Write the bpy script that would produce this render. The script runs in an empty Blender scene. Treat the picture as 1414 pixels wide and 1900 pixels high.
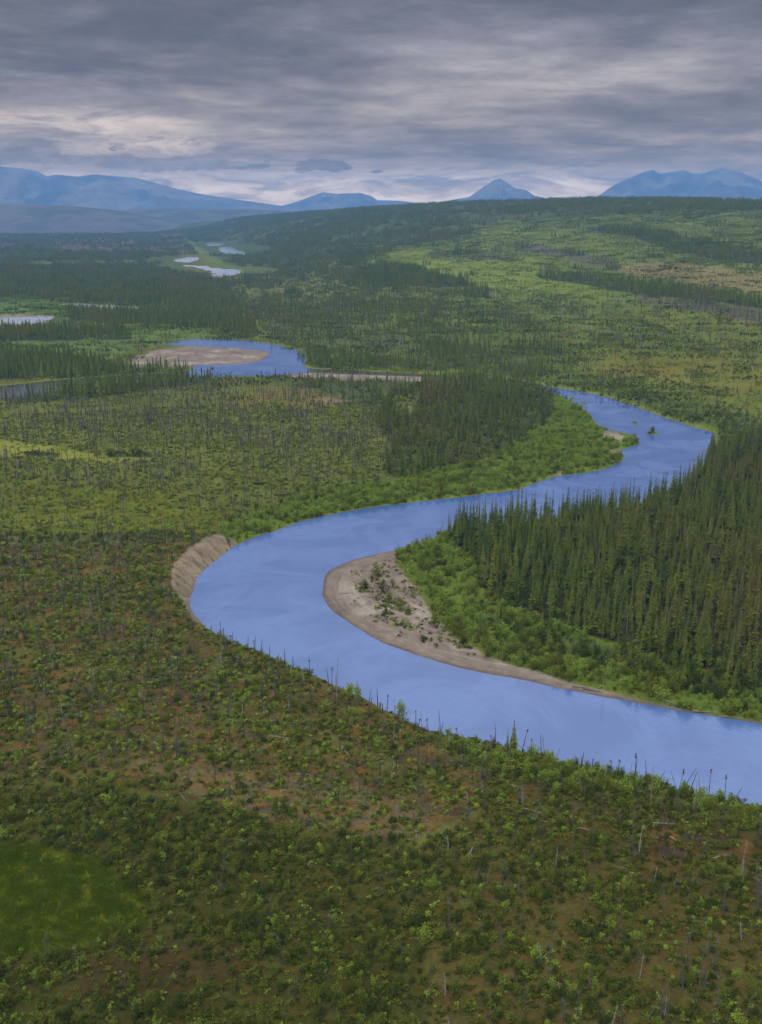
import bpy, math, random
import numpy as np
from mathutils import Vector, Matrix

random.seed(7)
rng = np.random.default_rng(11)
R = math.radians
SC = bpy.context.scene
COL = SC.collection

# ------------------------------------------------------------------ camera
F, W0, H0, HZ, CAMZ = 1900.0, 1414.0, 1900.0, 386.0, 120.0
PITCH = math.atan((H0 / 2 - HZ) / F)
cam_d = bpy.data.cameras.new('camera')
cam_d.sensor_fit = 'VERTICAL'; cam_d.sensor_height = 36.0; cam_d.lens = 36.0 * F / H0
cam_d.clip_start = 1.0; cam_d.clip_end = 90000.0
cam = bpy.data.objects.new('camera', cam_d); COL.objects.link(cam)
cam.location = (0, 0, CAMZ); cam.rotation_euler = (math.pi / 2 - PITCH, 0, 0)
SC.camera = cam
CP, SP = math.cos(PITCH), math.sin(PITCH)

def proj(x, y, z):
    """world -> photo pixel (1414 x 1900), used to look up what grows where"""
    dz = z - CAMZ
    dep = np.maximum(y * CP - dz * SP, 1.0)
    return W0 / 2 + F * x / dep, H0 / 2 - F * (y * SP + dz * CP) / dep

def unproj(px, py, z=0.0):
    a = (np.asarray(px, float) - W0 / 2) / F; b = (H0 / 2 - np.asarray(py, float)) / F
    dy = CP + b * SP; dz = -SP + b * CP
    t = (z - CAMZ) / dz
    return a * t, dy * t

# ------------------------------------------------------------------ light
SUN_EL, SUN_AZ = R(48), R(215)       # azimuth clockwise from +Y : behind the camera, to the left
sd = bpy.data.lights.new('sun', 'SUN'); sd.energy = 1.5; sd.angle = R(14); sd.color = (1.0, 0.91, 0.74)
sun = bpy.data.objects.new('sun', sd); COL.objects.link(sun)
sv = Vector((math.sin(SUN_AZ) * math.cos(SUN_EL), math.cos(SUN_AZ) * math.cos(SUN_EL), math.sin(SUN_EL)))
sun.rotation_euler = (-sv).to_track_quat('-Z', 'Y').to_euler()
sun.location = (0, 0, 500)

SC.view_settings.view_transform = 'Standard'; SC.view_settings.look = 'None'
SC.view_settings.gamma = 1.0; SC.view_settings.exposure = 0.3; SC.view_settings.use_curve_mapping = False
SC.cycles.max_bounces = 5; SC.cycles.diffuse_bounces = 2; SC.cycles.glossy_bounces = 2
SC.cycles.transmission_bounces = 2; SC.cycles.volume_bounces = 0; SC.cycles.transparent_max_bounces = 4
SC.cycles.use_denoising = True

class NT:
    """small node-tree helper"""
    def __init__(s, nt): s.nt = nt; nt.nodes.clear()
    def n(s, t, **k):
        nd = s.nt.nodes.new(t)
        for a, b in k.items(): setattr(nd, a, b)
        return nd
    def put(s, sock, v):
        if isinstance(v, bpy.types.NodeSocket): s.nt.links.new(v, sock)
        elif v is not None: sock.default_value = v
    def m(s, op, a, b=None, c=None, clamp=False):
        nd = s.n('ShaderNodeMath', operation=op); nd.use_clamp = clamp
        for i, v in enumerate((a, b, c)):
            if v is not None: s.put(nd.inputs[i], v)
        return nd.outputs[0]
    def vm(s, op, a, b=None):
        nd = s.n('ShaderNodeVectorMath', operation=op); s.put(nd.inputs[0], a)
        if b is not None: s.put(nd.inputs[1], b)
        return nd.outputs['Value'] if op in ('LENGTH', 'DOT_PRODUCT') else nd.outputs[0]
    def mix(s, f, a, b, blend='MIX'):
        nd = s.n('ShaderNodeMix', data_type='RGBA', blend_type=blend); nd.clamp_factor = True
        s.put(nd.inputs[0], f)
        s.put(nd.inputs[6], a if isinstance(a, bpy.types.NodeSocket) else (*a, 1) if len(a) == 3 else a)
        s.put(nd.inputs[7], b if isinstance(b, bpy.types.NodeSocket) else (*b, 1) if len(b) == 3 else b)
        return nd.outputs[2]
    def noise(s, vec, scale, detail=4, rough=0.5, dist=0.0):
        nd = s.n('ShaderNodeTexNoise'); s.put(nd.inputs['Vector'], vec)
        nd.inputs['Scale'].default_value = scale; nd.inputs['Detail'].default_value = detail
        nd.inputs['Roughness'].default_value = rough; nd.inputs['Distortion'].default_value = dist
        return nd.outputs['Fac']
    def step(s, v, lo, hi):
        nd = s.n('ShaderNodeMapRange', interpolation_type='SMOOTHSTEP'); s.put(nd.inputs[0], v)
        s.put(nd.inputs[1], lo); s.put(nd.inputs[2], hi)
        return nd.outputs[0]
    def comb(s, x, y, z):
        nd = s.n('ShaderNodeCombineXYZ')
        for i, v in enumerate((x, y, z)): s.put(nd.inputs[i], v)
        return nd.outputs[0]
    def ramp(s, f, stops):
        nd = s.n('ShaderNodeValToRGB'); s.put(nd.inputs[0], f); e = nd.color_ramp.elements
        while len(e) < len(stops): e.new(0.5)
        for i, (p, c) in enumerate(stops): e[i].position = p; e[i].color = (*c, 1)
        return nd.outputs[0]

# ------------------------------------------------------------------ sky (overcast layer over a clear sky)
world = bpy.data.worlds.new('World'); SC.world = world; world.use_nodes = True
w = NT(world.node_tree)
sky = w.n('ShaderNodeTexSky'); sky.sky_type = 'NISHITA'; sky.sun_disc = False
sky.sun_elevation = SUN_EL; sky.sun_rotation = SUN_AZ
tc = w.n('ShaderNodeTexCoord').outputs['Generated']
d = w.vm('NORMALIZE', tc)
sep = w.n('ShaderNodeSeparateXYZ'); w.put(sep.inputs[0], d)
X, Y, Z = sep.outputs
el = w.m('MULTIPLY', w.m('ARCSINE', Z), 57.2958)
az = w.m('MULTIPLY', w.m('ARCTAN2', X, Y), 57.2958)
zz = w.m('ADD', w.m('MAXIMUM', Z, 0.0), 0.055)
P = w.comb(w.m('DIVIDE', X, zz), w.m('DIVIDE', Y, zz), 0.0)
# layered stratocumulus seen from below: long bands, softer detail inside
PL = w.comb(w.m('MULTIPLY', az, 0.045), w.m('MULTIPLY', w.m('ADD', el, w.m('MULTIPLY', az, 0.035)), 0.36), 3.7)
band = w.noise(PL, 1.0, 6, 0.55, 0.6)
PL2 = w.comb(w.m('MULTIPLY', az, 0.17), w.m('MULTIPLY', w.m('SUBTRACT', el, w.m('MULTIPLY', az, 0.02)), 0.85), 9.1)
fine = w.noise(PL2, 1.2, 10, 0.62, 0.7)
puff = w.noise(P, 1.5, 9, 0.56, 0.25)
lump = w.noise(w.comb(w.m('MULTIPLY', az, .42), w.m('MULTIPLY', el, 1.15), 2.2), 1.5, 8, .6, .15)
def blob(a0, e0, ra, re, soft=0.5, nz=2.2, src=None):
    """soft ellipse of cloud in the sky, edges broken by noise"""
    q = w.m('ADD', w.m('POWER', w.m('ABSOLUTE', w.m('DIVIDE', w.m('SUBTRACT', az, a0), ra)), 2.0),
            w.m('POWER', w.m('ABSOLUTE', w.m('DIVIDE', w.m('SUBTRACT', el, e0), re)), 2.0))
    return w.m('SUBTRACT', 1.0, w.step(w.m('ADD', q, w.m('MULTIPLY', w.m('SUBTRACT', src or fine, 0.5), nz)), 1.0 - soft, 1.0 + soft))
v = w.m('ADD', w.m('MULTIPLY', band, 0.44), w.m('ADD', w.m('MULTIPLY', fine, 0.20), w.m('MULTIPLY', puff, 0.44)))
v = w.m('ADD', v, w.m('MULTIPLY', blob(10.0, 7.0, 9.0, 1.9, 0.9), 0.10))
v = w.m('ADD', v, w.m('MULTIPLY', blob(1.0, 6.2, 5.0, 2.0, 0.9), 0.06))
v = w.m('SUBTRACT', v, w.m('MULTIPLY', blob(17.5, 4.5, 8.0, 1.5, 0.9), 0.11))
v = w.m('SUBTRACT', v, w.m('MULTIPLY', w.step(el, 6.2, 10.5), 0.13))
v = w.m('SUBTRACT', v, w.m('MULTIPLY', blob(-15.0, 8.3, 9.0, 2.2, 0.9), 0.05))
v = w.m('SUBTRACT', v, w.m('MULTIPLY', blob(3.0, 2.6, 10.0, 0.9, 0.9), 0.03))
deck = w.ramp(v, [(0.39, (0.95, 0.87, 0.90)), (0.49, (1.50, 1.38, 1.44)), (0.58, (2.25, 2.10, 2.16)), (0.69, (3.5, 3.3, 3.3))])
# cracks of thin bright cloud low over the horizon
crack = w.m('MULTIPLY', w.m('SUBTRACT', 1.0, w.step(w.m('ADD', el, w.m('MULTIPLY', w.m('SUBTRACT', fine, 0.5), 3.0)), 1.3, 2.6)),
            w.m('SUBTRACT', 1.0, w.step(w.m('ADD', az, w.m('MULTIPLY', w.m('SUBTRACT', band, 0.5), 20.0)), 8.0, 24.0)))
thin = w.ramp(fine, [(0.40, (2.8, 2.7, 3.0)), (0.50, (6.0, 5.6, 5.4)), (0.58, (9.0, 8.5, 7.9))])
c = w.mix(w.m('MULTIPLY', crack, 0.85), deck, thin)
c = w.mix(w.m('MULTIPLY', blob(-16.5, 3.9, 7.5, 0.85, 0.8), 0.42), c, thin)
for a0, e0, ra, re, s_, colr in ((-12.2, 2.50, 4.9, 0.60, 0.30, (2.1, 2.0, 2.2)), (-18.7, 2.70, 3.4, 0.55, 0.30, (2.0, 1.95, 2.2)),
                                 (-11.3, 3.10, 2.3, 0.50, 0.35, (4.6, 4.2, 4.1)), (-14.8, 2.95, 1.6, 0.35, 0.35, (3.9, 3.6, 3.6)), (-3.4, 2.1, 1.45, 0.27, 0.25, (1.35, 1.25, 1.35)),
                                 (-6.8, 2.05, 0.9, 0.16, 0.3, (1.2, 1.25, 1.6)), (-0.25, 1.85, 0.45, 0.09, 0.3, (1.2, 1.25, 1.6))):
    c = w.mix(w.m('MULTIPLY', blob(a0, e0, ra, re, s_ + .15, 7.0, lump), 0.9), c, w.mix(w.step(lump, .35, .65), tuple(q * .75 for q in colr), tuple(q * 1.25 for q in colr)))
# an overcast sky grows brighter (and, through the thinner deck, bluer) towards the zenith
tex = w.noise(w.comb(w.m('MULTIPLY', az, .5), w.m('MULTIPLY', w.m('ADD', el, w.m('MULTIPLY', az, .03)), 1.6), 7.7), 1.0, 9, .68, .3)
c = w.vm('MULTIPLY', c, w.mix(w.step(tex, .3, .7), (.86, .86, .87), (1.15, 1.15, 1.13)))
lift = w.m('ADD', 1.0, w.m('MULTIPLY', w.m('MAXIMUM', w.m('SUBTRACT', Z, 0.15), 0.0), 4.2))
up = w.step(el, 10.0, 32.0)
high = w.mix(w.step(puff, 0.35, 0.7), (2.9, 3.2, 3.9), (3.9, 4.0, 4.2))
# seen through more air, cloud low down is warmer
low = w.step(el, 1.0, 10.0)
c = w.vm('MULTIPLY', c, w.mix(low, (1.40, 1.13, .85), (1.0, .955, .985)))
c = w.mix(up, c, high)
c = w.vm('MULTIPLY', c, w.comb(lift, lift, lift))
c = w.mix(0.93, sky.outputs[0], c)
bg = w.n('ShaderNodeBackground'); w.put(bg.inputs[0], c); bg.inputs[1].default_value = 0.1
wo = w.n('ShaderNodeOutputWorld'); w.put(wo.inputs[0], bg.outputs[0])

# ------------------------------------------------------------------ numpy noise
def _h(ix, iy, s):
    n = (ix.astype(np.int64) * 374761393 + iy.astype(np.int64) * 668265263 + s * 974711) & 0x7fffffff
    n = ((n ^ (n >> 13)) * 1274126177) & 0x7fffffff
    return ((n ^ (n >> 16)) & 0xffff) / 65535.0
def vnoise(x, y, s=0):
    ix, iy = np.floor(x), np.floor(y); fx, fy = x - ix, y - iy
    fx = fx * fx * (3 - 2 * fx); fy = fy * fy * (3 - 2 * fy)
    a, b = _h(ix, iy, s), _h(ix + 1, iy, s); c_, d_ = _h(ix, iy + 1, s), _h(ix + 1, iy + 1, s)
    return (a * (1 - fx) + b * fx) * (1 - fy) + (c_ * (1 - fx) + d_ * fx) * fy
def fbm(x, y, scale, oct=4, s=0):
    v, a, t = 0, 1.0, 0
    x = x / scale; y = y / scale
    for i in range(oct):
        v = v + a * vnoise(x, y, s + i * 17); t += a; a *= 0.5; x = x * 2.03 + 5.1; y = y * 2.03 + 1.7
    return v / t - 0.5
def sst(v, lo, hi):
    t = np.clip((v - lo) / (hi - lo), 0, 1); return t * t * (3 - 2 * t)

# ------------------------------------------------------------------ water outlines (photo trace -> ground plane)
# each entry: px, py, plane height it was seen at, bank height, bank width
RV = [(1018,718,0,1.2,5),(1060,724,0,1.2,5),(1110,733,0,1.2,5),(1150,745,0,1.2,5),(1190,758,0,1.5,5),(1235,775,0,1.5,5),
 (1280,790,0,2,5),(1310,798,0,2.5,5),(1330,808,0,2.5,5),(1325,822,0,1.5,5),(1312,832,0,1.2,5),(1309,845,0,1,5),(1307,862,0,1,5),
 (1265,900,0,1,5),(1200,930,0,1,5),(1100,948,0,1,5),(1000,963,0,1,5),(900,972,0,1,5),(845,982,0,.8,5),(795,1002,0,.6,6),
 (745,1018,0,.5,10),(700,1028,0,.5,12),(660,1038,0,.5,12),(625,1052,0,.5,12),(605,1068,0,.5,12),(597,1092,0,.5,12),(603,1115,0,.5,12),
 (625,1140,0,.5,12),(660,1165,0,.5,12),(710,1192,0,.5,12),(770,1215,0,.5,12),(850,1238,0,.5,10),(920,1252,0,.5,8),(1000,1268,0,.6,6),
 (1080,1285,0,.8,4),(1150,1298,0,.9,3),(1230,1312,0,1,3),(1300,1325,0,1,3),(1360,1335,0,1,3),(1414,1343,0,1,3),(1600,1378,0,1,3),
 (1900,1430,0,1,3),(2200,1470,0,1,3),(2200,1780,3.5,3.5,4),(1900,1650,3.5,3.5,4),(1600,1550,3.5,3.5,4),(1480,1520,3.5,3.5,4),(1414,1500,3.5,3.5,4),(1340,1484,3.5,3.5,4),
 (1250,1464,3.5,3.5,4),(1180,1446,3.5,3.5,4),(1100,1425,3.5,3.5,4),(1050,1415,3.5,3.5,4),(1000,1402,3.5,3.5,4),(930,1385,3.5,3.5,4),
 (870,1368,3.5,3.5,4),(820,1360,3.5,3.5,4),(780,1343,3.5,3.5,4),(735,1320,3.5,3.5,4),(690,1298,3.5,3.5,4),(640,1274,3.5,3.5,4),(580,1250,3.5,3.5,4),
 (530,1228,3.5,3.5,4),(480,1207,3.5,3.5,4),(430,1185,3.5,3.6,4),(400,1172,3.5,3.8,4),(374,1156,0,4.0,4.5),(358,1135,0,4.2,6),(354,1110,0,4.4,7),(360,1085,0,4.4,7),
 (375,1062,0,4.2,7),(400,1040,0,3.8,6.5),(425,1020,0,3.2,6.5),(437,1012,0,2.4,6),(470,998,0,1.4,6),(510,985,0,1,6),(560,967,0,1,6),(610,955,0,1,6),
 (680,943,0,1,6),(750,934,0,1,6),(830,925,0,1,6),(900,917,0,1,6),(960,908,0,1,6),(1000,893,0,.8,6),(1040,884,0,.6,6),(1080,878,0,.8,6),
 (1120,870,0,.8,6),(1150,858,0,.7,6),(1158,846,0,.6,6),(1150,838,0,.5,6),(1165,830,0,.4,6),(1185,825,0,.4,6),(1180,815,0,.4,6),(1160,803,0,.5,6),
 (1120,797,0,.7,6),(1105,790,0,.9,6),(1098,775,0,1,6),(1085,760,0,1,6),(1060,745,0,1,6),(1030,732,0,.9,6),(1000,722,0,.8,6),(940,708,0,.6,6),
 (860,703,0,.5,6),(780,699,0,.5,6),(700,696,0,.5,6),(620,693,0,.5,6),(572,691,0,.5,6),(540,694,0,.4,6),(500,697,0,.4,6),(360,699,0,.5,6),
 (225,706,0,.5,6),(170,716,0,.5,6),(75,735,0,.5,6),(0,742,0,.5,6),(-300,765,0,.5,6),(-300,735,0,.5,6),(0,716,0,.5,6),(100,706,0,.5,6),(225,697,0,.5,6),
 (330,690,0,.4,6),(358,686,0,.4,8),(362,678,0,.3,14),(390,678,0,.3,14),(430,677,0,.3,14),(460,675,0,.3,14),(485,668,0,.3,14),(502,656,0,.3,14),(480,650,0,.3,14),
 (430,645,0,.3,14),(375,643,0,.3,14),(345,641,0,.4,8),(305,638,0,.4,8),(325,633,0,.4,8),(350,630,0,.5,8),(430,630,0,.6,8),(490,636,0,.7,8),(550,649,0,.8,8),
 (568,665,0,.8,6),(564,677,0,.6,6),(575,684,0,.5,6),(620,686,0,.5,6),(700,690,0,.5,6),(780,694,0,.5,6),(860,699,0,.6,6),(942,703,0,.8,6),(1000,713,0,1,6)]
FAR = [[(340,492),(370,493.5),(395,498),(430,499),(447,503.5),(445,511),(415,513.5),(392,514.5),(396,504),(367,497.5)],
 [(325,481),(350,477),(372,479.5),(352,486),(328,486)],
 [(408,459),(430,457.5),(435,463.5),(455,467),(450,472.5),(425,471.5),(412,467)],
 [(384,450.5),(411,450.5),(409,455.5),(386,455.5)],
 [(-200,589),(0,590),(95,586.5),(98,590),(80,597),(0,603),(-200,606)],
 [(115,563),(165,564),(255,569),(262,573),(255,577),(200,573),(130,569)]]
def build_poly(pts, far=False):
    P_ = []
    for p in pts:
        if far:
            x, y = unproj(p[0], p[1], 0.0); P_.append((x, y, .25, 12.0)); continue
        x, y = unproj(p[0], p[1], p[2])
        if p[2] > 0:                      # seen over the terrace edge: the water starts beyond it
            rr = math.hypot(x, y); k = (rr + 4.0) / rr; x *= k; y *= k
        P_.append((float(x), float(y), p[3], p[4]))
    P_ = np.array(P_)
    out = []
    n = len(P_)
    for i in range(n):                    # Catmull-Rom so that the banks curve
        p0, p1, p2, p3 = P_[i - 1], P_[i], P_[(i + 1) % n], P_[(i + 2) % n]
        for t in (0, .5):
            q = .5 * ((2 * p1) + (-p0 + p2) * t + (2 * p0 - 5 * p1 + 4 * p2 - p3) * t * t + (-p0 + 3 * p1 - 3 * p2 + p3) * t ** 3)
            q[2:] = p1[2:] * (1 - t) + p2[2:] * t
            out.append(q)
    return np.array(out)
WATERS = [build_poly(RV)] + [build_poly(f, True) for f in FAR]
ISLES = [(*unproj(1209, 803), 3.4, .9), (*unproj(1177, 786), 2.4, .35), (*unproj(1002, 1281), 0.01, .01)]

def poly_sdf(x, y, poly, attrs=False):
    """distance to outline, negative inside; optional attributes of the nearest outline point"""
    n = len(x); best = np.full(n, 1e18); at = np.zeros((n, 2)); ins = np.zeros(n, bool)
    m = len(poly)
    for i in range(m):
        a, b = poly[i], poly[(i + 1) % m]
        ex, ey = b[0] - a[0], b[1] - a[1]
        wx, wy = x - a[0], y - a[1]
        t = np.clip((wx * ex + wy * ey) / (ex * ex + ey * ey + 1e-9), 0, 1)
        dd = (wx - t * ex) ** 2 + (wy - t * ey) ** 2
        s_ = dd < best
        best[s_] = dd[s_]
        if attrs:
            ts = t[s_][:, None]; at[s_] = a[2:4] * (1 - ts) + b[2:4] * ts
        if (a[1] > b[1] or b[1] > a[1]):
            c1 = (a[1] > y) != (b[1] > y)
            ins ^= c1 & (x < ex * (y - a[1]) / (b[1] - a[1]) + a[0])
    dist = np.sqrt(best); dist[ins] *= -1
    return (dist, at) if attrs else dist

def water_dist(x, y):
    """signed distance to open water, bank height, bank width, which body of water"""
    n = len(x); D = np.full(n, 400.0); A = np.tile([1.0, 8.0], (n, 1)); ID = np.zeros(n, int)
    far_ = sst(np.hypot(x, y), 1100, 1900)
    wx = x + 1.6 * fbm(x, y, 9, 3, 5) + far_ * 34 * fbm(x, y, 38, 3, 7); wy = y + 1.6 * fbm(x, y, 9, 3, 6) + far_ * 60 * fbm(x, y, 50, 3, 8)
    for k, poly in enumerate(WATERS):
        mg = 400 if k == 0 else 160
        near = (x > poly[:, 0].min() - mg) & (x < poly[:, 0].max() + mg) & (y > poly[:, 1].min() - mg) & (y < poly[:, 1].max() + mg)
        idx = np.nonzero(near)[0]
        if not len(idx): continue
        dd, at = poly_sdf(wx[idx], wy[idx], poly, True)
        c_ = dd < D[idx]
        D[idx[c_]] = dd[c_]; A[idx[c_]] = at[c_]; ID[idx[c_]] = k
    for ix, iy, ir, ih in ISLES:
        q = np.hypot(x - ix, (y - iy) * .6)
        m = q < ir; D[m] = np.maximum(D[m], (ir - q[m])); A[m] = (ih, ir)
    return D, A, ID

# ------------------------------------------------------------------ relief of the land
CX = [-700, 200, 300, 400, 500, 600, 700, 800, 900, 1000, 1100, 1250, 1414, 2200]
CYc = [420, 418, 415, 406, 399, 392, 386, 380, 377, 375, 373, 374, 377, 385]      # crest of the long hill
CRc = [6800, 6500, 6200, 5600, 4900, 4400, 4000, 3700, 3400, 3200, 3000, 2800, 2600, 2300]
CYb = [418, 420, 425, 438, 492, 590, 640, 660, 670, 685, 700, 745, 775, 850]      # where it starts to rise
BCX, BCY = [float(q) for q in unproj(520, 1105)]
def gullies(x, y, D):
    a_ = np.arctan2(y - BCY, x - BCX)
    return fbm(a_ * 26, D * .16, .9, 4, 61)
def height(x, y, wd=None):
    r = np.hypot(x, y); azi = np.arctan2(x, y)
    pxc = W0 / 2 + F * np.tan(np.clip(azi, -1.2, 1.2)) / CP
    yc, rc, yb = np.interp(pxc, CX, CYc), np.interp(pxc, CX, CRc), np.interp(pxc, CX, CYb)
    hc = CAMZ - (yc - HZ) * rc / F / CP
    rb = CAMZ * F / (yb - HZ) * 1.0
    rb = np.minimum(rb, rc * .75)
    t = np.clip((r - rb) / (rc - rb), 0, 1)
    prof = 0.35 * t ** 1.1 + 0.65 * (t * t * (3 - 2 * t))
    back = np.exp(-np.maximum(r - rc, 0) / 2500.0)
    hill = np.maximum(hc, 0) * prof * back
    roll = (fbm(x, y, 420, 3, 31) * 26 + fbm(x, y, 120, 3, 32) * 6) * sst(t, 0.02, 0.5) * (1 - sst(t, 0.80, 0.97)) * sst(pxc, 350, 700)
    if wd is None: wd = water_dist(x, y)
    D, A, ID = wd
    bh, bw = A[:, 0], A[:, 1]
    k = np.clip(D / np.maximum(bw, .3), 0, 1)
    steep = bh > 2.2
    k = np.where(steep, sst(k, 0, 1) * .55 + k * .45, k)
    inland = 2.2 * sst(D, 8, 70) * (r < 2500) * np.where(bh < 1.5, 1, .4) * (1 - sst(r, 500, 900))
    fl = (fbm(x, y, 45, 4, 41) * 1.6 + fbm(x, y, 7, 3, 42) * .5 + fbm(x, y, 2.0, 2, 43) * .22) * sst(D, 3, 30) * (1 - .8 * sst(r, 600, 1200))
    ripple = (gullies(x, y, D) * 1.5 + fbm(x, y, 1.3, 2, 45) * .3) * sst(k, .1, .5) * (1 - sst(k, .85, 1.6)) * (bh > 2.2)
    land = bh * k + inland + fl + ripple + (fbm(x, y, 6, 3, 46) * .25) * sst(D, .5, 4)
    h = np.where(D > 0, land, np.maximum(D * .25, -1.6)) + (hill + roll) * sst(D, 5, 160)
    h = np.where((D > .3) & (h < .12), .12, h)
    return h

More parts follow.
